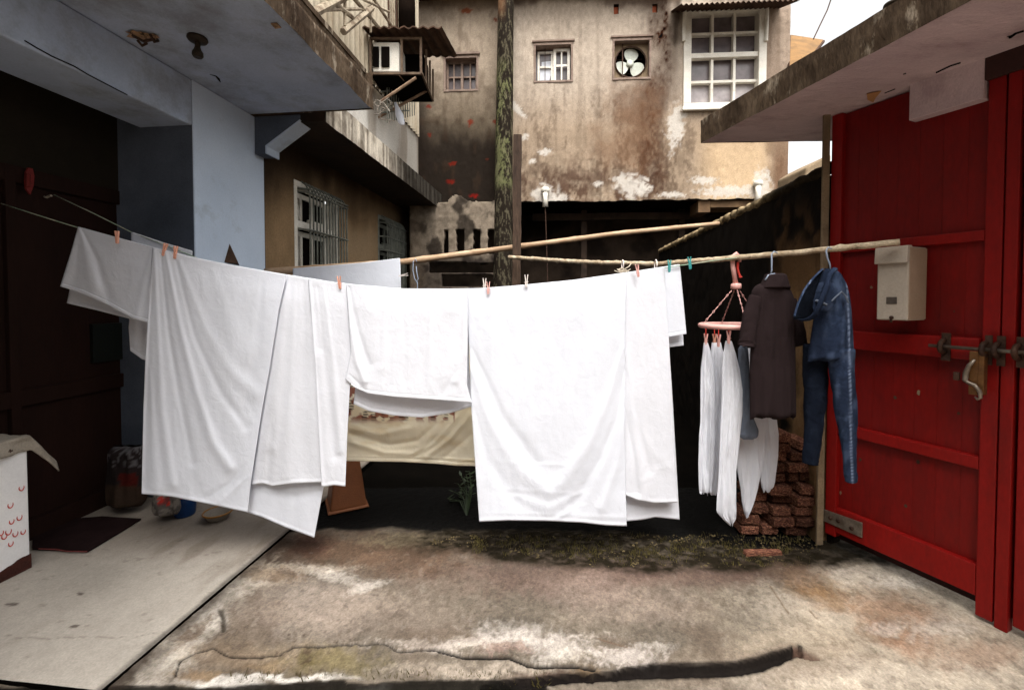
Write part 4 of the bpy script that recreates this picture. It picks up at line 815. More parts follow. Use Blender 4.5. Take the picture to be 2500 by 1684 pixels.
# ================================================================== RIGHT SIDE: boundary wall, gate, canopy
pw = LF.inv(Uz(2017, 1334, 0.0))[1]+0.03; lw0 = LF.inv(Uz(2017, 1334, 0.0))[0]+0.06; lw1 = 7.25; zw = 2.26
lg = np.arange(lw0, lw1, 0.02); zg = np.arange(-0.05, zw, 0.02); LG, ZG = np.meshgrid(lg, zg)
PP = LG[..., None]*LV+pw*PV; PP = PP+ZG[..., None]*ZV; X, Y = proj(PP); n1 = fbm(LG*3, ZG*2, 101); n2 = fbm(LG*11, ZG*8, 102)
C = (np.zeros(PP.shape)+lin((22, 18, 15)))*(0.3+1.4*n2[..., None]); X1 = X+50*(n1-.5)+14*(n2-.5); Y1 = Y+90*(n1-.5)+30*(n2-.5)
C = blend(C, sst(1945, 1972, X1)*sst(560, 760, Y1)*0.95, (140, 112, 80)); C = blend(C, sst(1900, 1950, X1)*sst(590, 640, Y1)*(1-sst(700, 740, Y1))*0.6, (110, 84, 58))
C = blend(C, sst(1900, 1940, X1)*sst(470, 600, Y1)*sst(.45, .6, n2)*0.5, (96, 72, 48))
C = blend(C, sst(1950, 1980, X)*(1-sst(0.4, 0.55, n2))*sst(500, 900, Y)*0.3, (60, 46, 34))
bw = grid('boundary_wall', PP+PV*((n2-.5)*-0.02)[..., None], M['attr'], None, colors=C, flip=True); tag(bw, 'soot-black boundary wall running back from the red gate', 'wall')
so_ = bw.modifiers.new('thickness', 'SOLIDIFY'); so_.thickness = 0.12; so_.offset = 0
lg = np.linspace(lw0-0.05, lw1, 260); th = np.linspace(0, 2*math.pi, 13); LG, TH_ = np.meshgrid(lg, th); rr = 0.055*(0.7+0.7*fbm(LG*14, TH_*1.2, 7)+0.1*np.sin(LG*40+TH_))
PP = LG[..., None]*LV+(pw-0.02+rr*1.0*np.cos(TH_))[..., None]*PV; PP = PP+(zw+0.015+rr*0.8*np.sin(TH_))[..., None]*ZV; X, Y = proj(PP)
C = (np.zeros(PP.shape)+lin((150, 132, 102)))*(0.5+1.0*fbm(LG*30, TH_*3, 9)[..., None]); C = blend(C, sst(.5, .6, fbm(LG*18, TH_*2, 13))*.7, (46, 36, 26)); C = blend(C, sst(1830, 1900, X)*0.9, (20, 17, 14))
grid('coping', PP, M['attr'], bw, colors=C)

# gate
gate = thing('red_gate', D0, 'tall red painted wooden gate with rails, boards and iron bolt under the right canopy', 'gate')
zsof = 2.6
def S(x, y=700): return onD(x, y)[0]
sA0, sA1 = S(2024), S(2050); sB0, sB1 = S(2401, 700), S(2484, 700); zbot = onD(2200, 1385)[1]
def rail(x, y): return onD(x, y)[1]
print('gate s', sA0, sA1, sB0, sB1, 'bot', zbot, rail(2383, 1455), rail(2071, 1315))
zb_ = rail(2300, 1417)
def boards(s0, s1, n, nm='board'):
    w_ = (s1-s0)/n
    for k in range(n):
        mb = MB(); mb.box(DF, s0+w_*k+0.0003, s0+w_*(k+1)-0.0003, -0.05, -0.030-0.0003*((k*7) % 3), zb_+0.03, zsof-0.01); build(mb, nm, M['redd'], gate, bevel=0.0004)
boards(sA1-0.02, sB0+0.02, 7)
mb = MB(); mb.box(DF, sA0+0.005, sB1+1.3, -0.09, -0.055, 0.05, zsof-0.004); build(mb, 'backing', mat('dark gate back', (40, 8, 7), None, 3, 0.8, 0), gate)
mb = MB(); mb.box(DF, sA0, sA1, -0.05, 0.0, zb_-0.03, zsof-0.005); build(mb, 'stile', M['red'], gate, bevel=0.004)
sG = S(2447); mb = MB(); mb.box(DF, sB0, sG-0.003, -0.05, 0.002, 0.015, zsof-0.005); build(mb, 'stile', M['red'], gate, bevel=0.004)
mb = MB(); mb.box(DF, sG+0.003, sB1, -0.05, 0.006, 0.0, zsof-0.005); build(mb, 'stile', M['red'], gate, bevel=0.004)
for (yt, yb, n1_) in ((rail(2400, 561), rail(2400, 587), 0.0), (rail(2393, 826), rail(2393, 880), 0.022), (rail(2393, 1116), rail(2393, 1148), 0.0), (rail(2385, 1378), rail(2385, 1456), 0.0)):
    mb = MB(); mb.box(DF, sA1+0.001, sB0-0.001, -0.05, n1_, yb, yt); build(mb, 'rail', M['red'], gate, bevel=0.005)
# second leaf at the right
sC = sB1+0.012
mb = MB(); mb.box(DF, sC, sC+0.09, -0.06, -0.003, 0.04, zsof-.006); build(mb, 'stile', M['red'], gate, bevel=0.004)
for (ya, yb) in ((0.32, 0.5), (1.15, 1.22), (1.82, 1.9)):
    mb = MB(); mb.box(DF, sC+.091, sC+1.2, -0.055, -0.002, ya-0.13, yb-0.13); build(mb, 'rail', M['red'], gate, bevel=0.004)
w_ = 0.16
for k in range(7):
    mb = MB(); mb.box(DF, sC+.06+w_*k, sC+.06+w_*(k+1)-.003, -0.055, -0.03, 0.12, zsof-.01); build(mb, 'board', M['redd'], gate, bevel=0.003)
# hinge plate
s0, z0 = onD(2003, 1265); s1_, z1 = onD(2107, 1300)
mb = MB(); a = onD(2008, 1240), onD(2107, 1275), onD(2107, 1312), onD(2008, 1268)
mb.prism([DF(q_[0], 0.002, q_[1]) for q_ in a], DN*0.008); hp = build(mb, 'hinge', M['steel'], gate, bevel=0.002)
for x, y in ((2030, 1263), (2049, 1270), (2082, 1288)): q_ = onD(x, y); mb = MB(); mb.lathe(DF(q_[0], 0.009, q_[1]), [(0.012, 0), (0.012, 0.006), (0.006, 0.010)], 8, DN); build(mb, 'screw', M['iron'], hp)
# bolt: rod, staples, hasp, padlock handle
q0 = onD(2268, 839, 0.05); q1 = onD(2520, 868, 0.05)
zr = (onD(2300, 843, 0.05)[1]+onD(2480, 862, 0.05)[1])/2
mb = MB(); mb.tube([DF(q0[0], 0.05, zr), DF(q1[0]+0.5, 0.05, zr)], 0.0085, 10); bolt = build(mb, 'bolt', M['steel'], gate, smooth=True)
for x in (2300, 2402, 2432, 2482):
    s_ = onD(x, 850, 0.05)[0]; mb = MB(); pts = [DF(s_, 0.02+0.045*math.sin(a)+0.01, zr+0.03*math.cos(a)) for a in np.linspace(0, math.pi, 9)]
    mb.tube(pts, 0.011, 8); build(mb, 'staple', M['iron'], bolt, smooth=True)
for x0, x1 in ((2305, 2328), (2411, 2430), (2440, 2462), (2488, 2510)):
    a = onD(x0, 850)[0]; b = onD(x1, 850)[0]; mb = MB(); mb.box(DF, a, b, 0.023, 0.03, zr-0.07, zr+0.065); build(mb, 'plate', M['iron'], bolt, bevel=0.002)
a = onD(2382, 900)[0]; b = onD(2404, 900)[0]; mb = MB(); mb.box(DF, a, b, 0.055, 0.066, onD(2390, 960)[1], zr-0.01); mb.box(DF, b, b+0.02, 0.03, 0.066, onD(2390, 958)[1], zr-0.01); build(mb, 'hasp', mat('old brass', (130, 92, 54), (98, 68, 42), 12, 0.5, 0.2, 50, metal=0.5), bolt, bevel=0.002)
mb = MB(); hk = [(2380, 878), (2366, 892), (2358, 910), (2356, 928), (2364, 934), (2380, 940), (2392, 956), (2394, 970), (2386, 975), (2380, 968)]
mb.tube([DF(onD(x, y, 0.08)[0], 0.08, onD(x, y, 0.08)[1]) for x, y in hk], [0.006, 0.009, 0.011, 0.011, 0.009, 0.009, 0.009, 0.008, 0.006, 0.004], 8); build(mb, 'handle', M['steel'], bolt, smooth=True)
mb = MB(); mb.box(DF, onD(2368, 0)[0], onD(2384, 0)[0], 0.06, 0.075, onD(2375, 928)[1], onD(2375, 908)[1]); build(mb, 'catch', M['iron'], bolt, bevel=0.004)

rg = np.random.RandomState(14)
for k in range(16):
    s_ = sA1+rg.rand()*(sB1-sA1); z_ = 0.12+rg.rand()**2*1.5; w_ = 0.003+0.007*rg.rand(); n_ = 0.0068 if s_ > sG else (0.0028 if s_ > sB0 else -0.0285)
    pts = [DF(s_+w_*math.cos(t_)*(0.6+0.6*rg.rand()), n_, z_+w_*1.6*math.sin(t_)*(0.6+0.6*rg.rand())) for t_ in np.linspace(0, 2*math.pi, 8)[:-1]]
    mb = MB(); mb.prism(pts, DN*0.0006); build(mb, 'paint_chip', M['tin'] if k % 3 else M['post'], gate)
# gate house: canopy, band, post
gh = thing('gate_canopy', DF(0, 0, zsof), 'concrete canopy with mauve plaster soffit and mossy edge over the red gate', 'canopy')
t0 = Uz(1713, 348, zsof); t1 = Uz(2374, 0, zsof); ed = (t1-t0)/np.linalg.norm(t1-t0); t2 = Uz(2022, 343, zsof)
en = (t2-t0)/np.linalg.norm(t2-t0)
far = t0+en*3.2; near = t0+ed*5.0; nf_ = near+en*3.4
TH_C = 0.125
# soffit grid with unevenness
ga, gb = np.linspace(0, 1, 110), np.linspace(0, 1, 70); GA, GB = np.meshgrid(ga, gb)
PP = (1-GA)[..., None]*((1-GB)[..., None]*t0+GB[..., None]*far)+GA[..., None]*((1-GB)[..., None]*near+GB[..., None]*nf_)
PP[..., 2] = zsof+0.012*(fbm(PP[..., 0]*3, PP[..., 1]*1.2, 5)-0.5)
grid('soffit', PP, M['soffit_r'], gh)
mb = MB(); mb.prism([p_+ZV*0.01 for p_ in (t0+en*0.01-ed*-0.01, far, nf_, near+en*0.01)], ZV*TH_C); build(mb, 'slab', M['soffit_r'], gh)
def edge_strip(p, q, n, par, out):
    s = np.linspace(0, 1, n); z = np.linspace(-0.004, TH_C+0.03, 12); SS, ZZ = np.meshgrid(s, z); L_ = np.linalg.norm(q-p)
    PP = p+(q-p)*SS[..., None]+out*(0.02*(fbm(SS*L_*5, ZZ*10, 4)-0.3))[..., None]; PP[..., 2] = zsof+ZZ+0.015*(fbm(SS*L_*3, ZZ*0, 6)-0.5)*(ZZ > 0.03)
    o = grid('fascia', PP, M['fascia'], par); return o
edge_strip(t0, near, 260, gh, -en); edge_strip(t0, far, 120, gh, -ed)
mb = MB(); mb.prism([p_+ZV*(TH_C+0.012) for p_ in (t0, far, nf_, near)], ZV*0.016); build(mb, 'topping', mat('pale cement topping', (150, 138, 124), (120, 104, 90), 6, 0.9, 0.5, 40), gh)
for pts, rr_ in (([(2466, 92), (2480, 82), (2500, 76)], .006), ([(2286, 178), (2320, 162), (2345, 154)], 0.004), ([(2160, 228), (2185, 218)], .003), ([(2205, 182), (2212, 180)], .003), ([(2460, 90), (2470, 88)], .002)):
    mb = MB(); mb.tube([Uz(x, y, zsof-0.002) for x, y in pts], rr_, 5); build(mb, 'crack', M['dark'], gh)
mb = MB(); mb.prism([Uz(x, y, zsof-0.006) for x, y in ((2116, 229), (2152, 222), (2138, 238), (2132, 250), (2118, 243))], -ZV*0.003); build(mb, 'broken_patch', mat('bare tan plaster', (176, 130, 84), None, 9, .9, .3), gh)
# plaster band above the gate
s0, s1_ = onD(2227, 270)[0], onD(2409, 220)[0]; zbnd = onD(2227, 297)[1]
mb = MB(); mb.box(DF, s0, s1_, -0.1, 0.03, zbnd, zsof+0.01); build(mb, 'lintel', M['soffit_r'], gh, bevel=0.003)
mb = MB(); mb.box(DF, s1_, s1_+1.4, -0.1, 0.025, zbnd+0.08, zsof+0.01); build(mb, 'beam', mat('dark red brown timber', (44, 24, 22), (58, 32, 28), 5, .8, .2, 30), gh, bevel=0.003)
mb = MB(); a = D0-DV*0.02+np.array([-0.0, 0, 0]); pA = Uz(2018, 1334, 0.0)
mb.box(LF, LF.inv(pA)[0]+0.01, LF.inv(pA)[0]+0.03, LF.inv(pA)[1]-0.05, LF.inv(pA)[1]-0.012, 0, zsof+0.005); build(mb, 'post', M['post'], gh, bevel=0.005)
mb = MB(); mb.box(DF, -0.03, -0.005, -0.12, -0.03, 0, zsof); build(mb, 'jamb', M['black'], gh)
# things beyond, on the right: roof scrap, tile, dish, wire
rf = MB(); ag = [U(x, y, d) for x, y, d in ((1931, 88, 8.2), (2010, 100, 8.2), (1965, 158, 6.8), (1928, 168, 6.8))]
rf.prism(ag, ZV*0.02); rt = build(rf, 'roof_sheet', M['amber']); tag(rt, 'amber corrugated roof sheet jutting out beside the beige wall', 'roof')
mb = MB()
for k in range(4): t_ = k/3; a = ag[0]*(1-t_)+ag[1]*t_; b = ag[3]*(1-t_)+ag[2]*t_; mb.tube([a-ZV*0.015, b-ZV*0.015], 0.03, 5)
mb.tube([ag[0]*.5+ag[3]*.5-ZV*.03, ag[1]*.5+ag[2]*.5-ZV*.03], 0.03, 5); build(mb, 'batten', M['tin'], rt)
tl = MB(); pts = [U(x, y, 4.6) for x, y in ((1966, 440), (1968, 410), (1990, 395), (2030, 375), (2030, 440))]; tl.prism(pts, np.array([0, 0.5, 0])); tag(build(tl, 'roof_tile', M['post'], bevel=0.02), 'pale ridge tile showing between the beige wall and the gate', 'tile')
mb = MB(); c_ = U(2184, 14, 5.5); mb.lathe(c_, [(0.02, 0.06), (0.11, 0.03), (0.115, 0.0), (0.0, 0.0)], 20, ZV); mb.tube([c_, c_-ZV*0.3+np.array([-0.04, 0, 0]), c_-ZV*1.6+np.array([-.05, 0, 0])], 0.006, 5); mb.tube([c_+ZV*.05, c_+ZV*1.2+np.array([.3, 0, 0])], 0.005, 5)
tag(build(mb, 'street_lamp', M['lampb'], smooth=True), 'dark round lamp shade hung against the white sky', 'lamp')
mb = MB(); mb.tube([U(2032, -10, 7.5), U(2020, 25, 7.5), U(2003, 60, 7.5), U(1986, 96, 7.5)], 0.011, 5); tag(build(mb, 'cable', M['iron']), 'black cable slanting across the sky to the amber roof', 'cable')

# meter box
q0 = onD(2138, 700, 0.19); 
bx = thing('meter_box', DF(onD(2138, 783, 0.2)[0], 0.1, onD(2138, 783, .2)[1]), 'putty coloured metal letter box with hooded lid hanging on the red gate', 'letter box')
bo = 0.17; s0 = onD(2139, 783, bo)[0]; s1_ = onD(2215, 783, bo)[0]; z0 = onD(2215, 783, bo)[1]; z1 = onD(2215, 601, bo)[1]
mb = MB(); mb.box(DF, s0, s1_, 0.003, bo, z0, z1); body = build(mb, 'body', M['boxp'], bx, bevel=0.006); mb = MB(); mb.box(DF, s1_+0.0005, s1_+0.003, 0.006, bo-0.006, z0+0.006, z1-0.006); build(mb, 'side_shade_panel', M['boxs'], bx)  # thin panel added to carry the painted shade of the near side
zl_ = onD(2215, 641, bo)[1]; mb = MB(); mb.prism([DF(s0-0.006, bo-0.03, z1+0.006), DF(s0-0.006, bo+0.012, z1+0.004), DF(s0-0.006, bo+0.018, zl_), DF(s0-0.006, bo+0.002, zl_)], DV*(s1_-s0+0.008)); build(mb, 'lid', M['boxp'], bx, bevel=0.004)
a = onD(2164, 742, bo); b = onD(2190, 725, bo); mb = MB(); mb.box(DF, a[0], b[0], bo-0.01, bo+0.002, a[1], b[1]); build(mb, 'window', mat('smoky plastic', (60, 54, 50), (84, 76, 70), 30, .4, 0), bx)
a = onD(2177, 777, bo); mb = MB(); mb.lathe(DF(a[0], bo, a[1]+.004), [(0.009, 0), (0.009, 0.006), (0.005, 0.012)], 10, DN); mb.box(DF, a[0]-.004, a[0]+.004, bo+.002, bo+.01, a[1]-.02, a[1]-.002); build(mb, 'lock', M['iron'], bx)

# ================================================================== POLES, POST, LINES
pB0 = U(648, 664, 3.92); pB1 = U(980, 640, 4.0); pB2 = U(1262, 603, 4.08); pB3 = U(1500, 571, 4.15); pB4 = U(1755, 546, 4.22)
def smooth_path(pts, n):
    P_ = np.array(pts, float); t = np.r_[0, np.cumsum(np.linalg.norm(np.diff(P_, axis=0), axis=1))]; s = np.linspace(0, t[-1], n)
    Q = np.stack([np.interp(s, t, P_[:, k]) for k in range(3)], -1)
    for _ in range(3): Q[1:-1] = (Q[:-2]+2*Q[1:-1]+Q[2:])/4
    return Q
def pole(name, pts, r0, r1, m, label, cat, n=70, knots=8, knob=1.15, jit=0.0, seed=0):
    Q = smooth_path(pts, n); rs_ = np.random.RandomState(seed); R = np.linspace(r0, r1, n)*(1+0.04*rs_.randn(n)*(1 if jit else 0.3))
    for k in range(1, knots+1): i = int(n*k/(knots+1)); R[i] *= knob
    Q[1:-1] += rs_.randn(n-2, 3)*jit
    mb = MB(); mb.tube(Q, R, 12); o = build(mb, name, m, smooth=True); tag(o, label, cat); return o
pole('bamboo_pole', [pB0, pB1, pB2, pB3, pB4], 0.032, 0.021, M['bamboo'], 'long orange brown bamboo pole rising to the wall coping behind the sheets', 'bamboo pole')
K0 = U(1243, 628, 3.78); K1 = U(1420, 640, 3.3); K2 = U(1600, 645, 2.92); K3 = U(1700, 637, 2.73); K4 = U(1850, 625, 2.52); K5 = U(2000, 611, 2.34); K6 = U(2197, 591, 2.13)
pole('clothes_pole', [K0, K1, K2, K3, K4, K5, K6], 0.017, 0.0155, M['stick'], 'pale weathered pole carrying the hangers, resting on the letter box', 'pole', n=110, knots=9, knob=1.18, jit=0.0012, seed=3)
mb = MB(); pt = U(1262, 332, 3.85); base = np.array([U(1262, 700, 3.85)[0], 3.85, -0.03]); base[0] += 0.0
cs = [np.array([pt[0]+(i/12.0)*0.0-0.0, 3.85, pt[2]+(base[2]-pt[2])*i/12.0]) for i in range(13)]
mbp = MB(); rsx = np.random.RandomState(3)
prof = np.array([(-1, -1), (0, -1.08), (1, -1), (1.05, 0), (1, 1), (0, 1.05), (-1, 1), (-1.05, 0)])*0.036
vs = []; n = 40
for i in range(n):
    z = pt[2]+(base[2]-pt[2])*i/(n-1); j = rsx.randn()*0.0012; cx_ = np.interp(i, [0, n], [U(1263, 332, 3.85)[0], U(1258, 690, 3.85)[0]])
    vs += [(cx_+p_[0]*(1+rsx.randn()*0.04)+j, 3.85+p_[1], z) for p_ in prof]
fs = [(i*8+k, i*8+(k+1) % 8, (i+1)*8+(k+1) % 8, (i+1)*8+k) for i in range(n-1) for k in range(8)]+[tuple(range(7, -1, -1)), tuple((n-1)*8+k for k in range(8))]
mbp.add(vs, fs); tag(build(mbp, 'wooden_post', M['oldpost']), 'dark rotten square wooden post standing beside the lichen covered pipe', 'post')
# clothes lines
def dl(x): return np.interp(x, [0, 700, 1200, 1700, 1810], [2.53, 2.45, 2.43, 2.52, 2.57])
lineY = [(3, 496), (100, 527), (190, 555), (290, 582), (372, 604), (460, 626), (560, 647), (700, 672), (780, 685), (850, 694), (980, 706), (1100, 707), (1170, 706), (1260, 699), (1400, 685), (1540, 665), (1655, 648), (1760, 633), (1812, 627)]
def ly(x): return np.interp(x, [a[0] for a in lineY], [a[1] for a in lineY])
mb = MB(); mb.tube([U(x, y+1, float(dl(x))+0.012) for x, y in lineY], 0.0032, 6); tag(build(mb, 'clothesline', M['cord'], smooth=True), 'front clothesline cord running from the dark doorway to the hanger pole', 'clothesline')
line2 = [(132, 476, 2.72), (230, 522, 2.68), (320, 567, 2.64), (400, 597, 2.60), (520, 646, 2.56), (700, 690, 2.52)]
mb = MB(); mb.tube([U(*p_) for p_ in line2], 0.0032, 6); t = build(mb, 'clothesline', M['cord'], smooth=True); tag(t, 'second clothesline cord behind, tied in the dark doorway above the first', 'clothesline')
mb = MB(); a = U(125, 478, 2.76); mb.tube([a, a+np.array([-0.03, .02, .006]), a+np.array([-0.05, 0.02, -0.006]), a+np.array([-.09, .03, 0.004])], 0.007, 6); build(mb, 'knot', M['rag'], t)

# ------------------------------------------------------------------ the sheets
def topline(x0, x1, n=14, dy=0): return [(x, float(ly(x))+dy) for x in np.linspace(x0, x1, n)]
MW, MM = M['cwhite'], M['cwarm']
df = lambda off: (lambda x: dl(x)+off)
# short towel at far left
o = sheet('towel', topline(190, 376), [(147, 699), (200, 716), (260, 742), (325, 778), (372, 790)], [(190, 555), (172, 620), (147, 699)], [(376, 605), (374, 700), (372, 790)], df(0.0), MW,
          folds=[([(195, 560), (215, 640), (232, 700)], 16, 0.016), ([(200, 560), (240, 640), (265, 730)], 12, -0.012), ([(190, 600), (185, 660), (175, 700)], 12, -0.008), ([(372, 610), (350, 700), (335, 775)], 14, 0.018)],
          back=([(163, 740), (240, 758), (325, 780), (372, 790)], [(192, 556), (176, 680), (163, 740)], [(374, 606), (372, 700), (370, 790)]), seed=11, gap=0.07)
tag(o, 'short white towel at the far left end of the front clothesline', 'towel', 'white laundry on the front clothesline')
# second-line cloth showing as a sliver
o = sheet('pillowcase', [(320, 568), (400, 594), (470, 614)], [(316, 850), (345, 872), (420, 900)], [(320, 568), (322, 700), (314, 800), (318, 856)], [(470, 614), (460, 760), (420, 900)], lambda x: np.interp(x, [300, 500], [2.64, 2.58]), MM, seed=17,
          folds=[([(335, 590), (330, 740), (328, 840)], 8, 0.01), ([(350, 600), (345, 860)], 8, -0.01)])
tag(o, 'white pillowcase hanging on the second line behind the towel', 'pillowcase', 'white laundry behind the front row')
# big left sheet
o = sheet('bed_sheet', topline(372, 700, 20), [(345, 1205), (420, 1212), (500, 1228), (604, 1250)], [(372, 605), (366, 700), (356, 850), (350, 1000), (346, 1205)], [(700, 672), (680, 760), (658, 900), (638, 1010), (612, 1180), (604, 1250)], df(-0.045), MW,
          folds=[([(378, 612), (385, 800), (395, 1000), (420, 1180)], 13, 0.018), ([(392, 615), (410, 800), (440, 980), (470, 1130)], 11, -0.016), ([(405, 615), (440, 800), (480, 960), (520, 1080), (560, 1140)], 14, 0.022),
                 ([(425, 620), (475, 820), (540, 960), (600, 1040)], 12, -0.012), ([(440, 640), (500, 800), (560, 900), (620, 960)], 18, 0.012), ([(372, 610), (364, 860), (352, 1190)], 10, -0.014), ([(365, 900), (375, 1080), (380, 1190)], 14, 0.014),
                 ([(520, 660), (560, 780), (600, 860)], 30, 0.008), ([(430, 1000), (450, 1120), (480, 1200)], 18, -0.01), ([(640, 690), (628, 860), (600, 1000)], 22, -0.010), ([(540, 1225), (580, 1185), (608, 1160)], 10, 0.012), ([(500, 1215), (560, 1180), (600, 1130)], 8, -0.007)],
          seed=23, amp=0.012, back=([(360, 1180), (480, 1200), (600, 1220)], [(375, 606), (365, 900), (360, 1180)], [(696, 672), (650, 950), (600, 1220)]))
tag(o, 'large white bed sheet with long slanting folds, second from the left on the front line', 'bed sheet', 'white laundry on the front clothesline')
# low lavender cloth behind it
o = sheet('bed_sheet', [(560, 650), (700, 672), (790, 686)], [(560, 1236), (640, 1262), (700, 1288), (767, 1312)], [(560, 650), (560, 950), (560, 1236)], [(790, 686), (798, 900), (790, 1190), (767, 1312)], lambda x: dl(x)+0.012, MW, seed=29,
          folds=[([(700, 1150), (710, 1220), (690, 1290)], 20, 0.008), ([(650, 1190), (720, 1210), (780, 1195)], 16, -0.012)], gap=0.06)
tag(o, 'white bed sheet hanging lowest, its corner almost on the ground beside the porch edge', 'bed sheet', 'white laundry on the front clothesline')
# middle-left sheet
o = sheet('bed_sheet', topline(690, 790, 8), [(612, 1184), (640, 1180), (662, 1187), (710, 1180), (782, 1177)], [(690, 671), (660, 860), (636, 1020), (612, 1184)], [(790, 686), (800, 900), (790, 1177)], df(-0.022), MM, seed=31,
          folds=[([(700, 690), (680, 900), (662, 1090)], 16, 0.014), ([(740, 690), (745, 900), (740, 1150)], 20, -0.010), ([(668, 1000), (658, 1100), (655, 1184)], 10, -0.016), ([(720, 700), (712, 900), (700, 1160)], 14, 0.01)], amp=0.014,
          back=([(640, 1150), (700, 1160), (770, 1150)], [(694, 672), (640, 1150)], [(788, 686), (770, 1150)]))
tag(o, 'narrow white sheet with vertical folds between the large left sheet and the folded strip', 'bed sheet', 'white laundry on the front clothesline')
o = sheet('bed_sheet', topline(752, 858, 8), [(785, 1189), (815, 1184), (843, 1187)], [(752, 681), (762, 800), (770, 900), (778, 1060), (785, 1189)], [(858, 695), (860, 850), (854, 950), (848, 1060), (843, 1187)], df(-0.04), MM, seed=37,
          folds=[([(757, 690), (768, 900), (785, 1180)], 7, 0.012), ([(775, 700), (795, 900), (820, 1110)], 14, -0.014), ([(790, 700), (815, 900), (830, 1100)], 10, 0.012), ([(765, 700), (778, 850)], 10, -0.012)], amp=0.010,
          back=([(800, 1150), (820, 1152), (838, 1150)], [(757, 682), (800, 1150)], [(853, 695), (838, 1150)]))
tag(o, 'narrow white folded strip of sheet just left of the short towel in the middle', 'bed sheet', 'white laundry on the front clothesline')
# centre short one
o = sheet('towel', topline(845, 1142, 18), [(865, 945), (900, 960), (960, 968), (1040, 974), (1100, 978), (1152, 982)], [(845, 694), (852, 800), (856, 860), (843, 925), (865, 945)], [(1142, 706), (1142, 830), (1140, 940), (1152, 982)], df(-0.06), MM, seed=41,
          folds=[([(848, 700), (856, 800), (870, 880), (890, 930)], 8, 0.018), ([(852, 700), (872, 800), (900, 890)], 9, -0.014), ([(940, 730), (938, 900)], 12, 0.006), ([(985, 730), (988, 930)], 12, -0.005), ([(1050, 740), (1050, 940)], 10, 0.005), ([(1136, 720), (1132, 860), (1110, 930)], 10, 0.012), ([(1080, 960), (1120, 900), (1138, 830)], 9, -0.008), ([(855, 915), (875, 935), (890, 955)], 8, -0.01)], amp=0.007,
          back=([(863, 986), (900, 1003), (960, 1014), (1030, 1019), (1100, 1008), (1152, 992)], [(849, 695), (862, 880), (868, 940), (863, 986)], [(1142, 706), (1146, 900), (1152, 992)]), gap=0.07)
tag(o, 'short white towel in the middle of the line with a curved rear hem', 'towel', 'white laundry on the front clothesline')
# big right sheet
o = sheet('bed_sheet', topline(1134, 1530, 22), [(1170, 1273), (1240, 1270), (1330, 1271), (1420, 1275), (1480, 1282), (1530, 1284)], [(1134, 706), (1146, 850), (1150, 985), (1160, 1130), (1170, 1273)], [(1530, 667), (1526, 850), (1526, 1050), (1528, 1200), (1530, 1284)], df(-0.035), MW, seed=47,
          folds=[([(1150, 900), (1200, 1040), (1270, 1150), (1340, 1200)], 22, 0.020), ([(1152, 850), (1230, 1020), (1310, 1130)], 16, -0.014), ([(1520, 850), (1490, 960), (1440, 1080), (1370, 1180)], 20, 0.022), ([(1524, 900), (1505, 1020), (1460, 1130), (1400, 1230)], 14, -0.016),
                 ([(1526, 1000), (1510, 1130), (1470, 1240)], 12, 0.014), ([(1158, 1000), (1190, 1120), (1260, 1220)], 18, -0.012), ([(1260, 1210), (1340, 1240), (1420, 1200)], 14, 0.010), ([(1220, 1125), (1300, 1132), (1380, 1134)], 4, 0.004, 1), ([(1200, 1190), (1400, 1205)], 4, 0.003, 1), ([(1360, 1265), (1400, 1240), (1420, 1230)], 6, 0.008), ([(1180, 1250), (1350, 1254), (1520, 1262)], 5, 0.004, 1)],
          amp=0.011, back=([(1185, 1240), (1350, 1245), (1515, 1250)], [(1140, 706), (1185, 1240)], [(1526, 667), (1515, 1250)]))
tag(o, 'large white bed sheet right of centre with sagging folds down to its hem', 'bed sheet', 'white laundry on the front clothesline')
# right strip
o = sheet('bed_sheet', topline(1505, 1622, 8), [(1520, 1206), (1560, 1222), (1600, 1228), (1655, 1226)], [(1505, 670), (1512, 900), (1520, 1206)], [(1622, 653), (1634, 846), (1640, 950), (1648, 1130), (1655, 1226)], df(-0.01), MM, seed=53,
          folds=[([(1530, 860), (1545, 1000), (1560, 1120), (1570, 1215)], 12, 0.016), ([(1528, 900), (1560, 1050), (1585, 1150)], 9, -0.010), ([(1526, 1000), (1550, 1130), (1556, 1200)], 8, -0.012), ([(1540, 1000), (1590, 1100), (1630, 1140)], 14, 0.006)],
          amp=0.008, back=([(1527, 1272), (1570, 1268), (1600, 1262), (1659, 1268)], [(1509, 670), (1520, 900), (1527, 1272)], [(1620, 653), (1640, 940), (1659, 1268)]), gap=0.06)
tag(o, 'white sheet with a crinkled seam at the right end of the front line', 'bed sheet', 'white laundry on the front clothesline')
o = sheet('towel', topline(1560, 1660, 8), [(1576, 826), (1636, 822), (1676, 815)], [(1560, 662), (1566, 740), (1576, 826)], [(1660, 647), (1668, 730), (1676, 815)], df(0.025), MW, seed=59, amp=0.005,
          back=([(1576, 846), (1640, 847), (1669, 843)], [(1562, 662), (1576, 846)], [(1657, 647), (1669, 843)]), gap=0.05)
tag(o, 'short white towel sticking out at the right end behind the last sheet', 'towel', 'white laundry on the front clothesline')
# towel on the bamboo
def db(x): return np.interp(x, [700, 980], [3.93, 4.0])
o = sheet('towel', [(715, 656), (800, 650), (900, 641), (977, 631)], [(715, 800), (850, 800), (980, 790)], [(715, 656), (715, 800)], [(977, 631), (979, 700), (980, 790)], lambda x: db(x)-0.038, MW, seed=61, amp=0.006, gap=0.08, folds=[([(735, 665), (745, 780)], 8, 0.008), ([(780, 665), (785, 780)], 9, -0.006)])
tag(o, 'white towel folded over the bamboo pole behind the front row', 'towel')
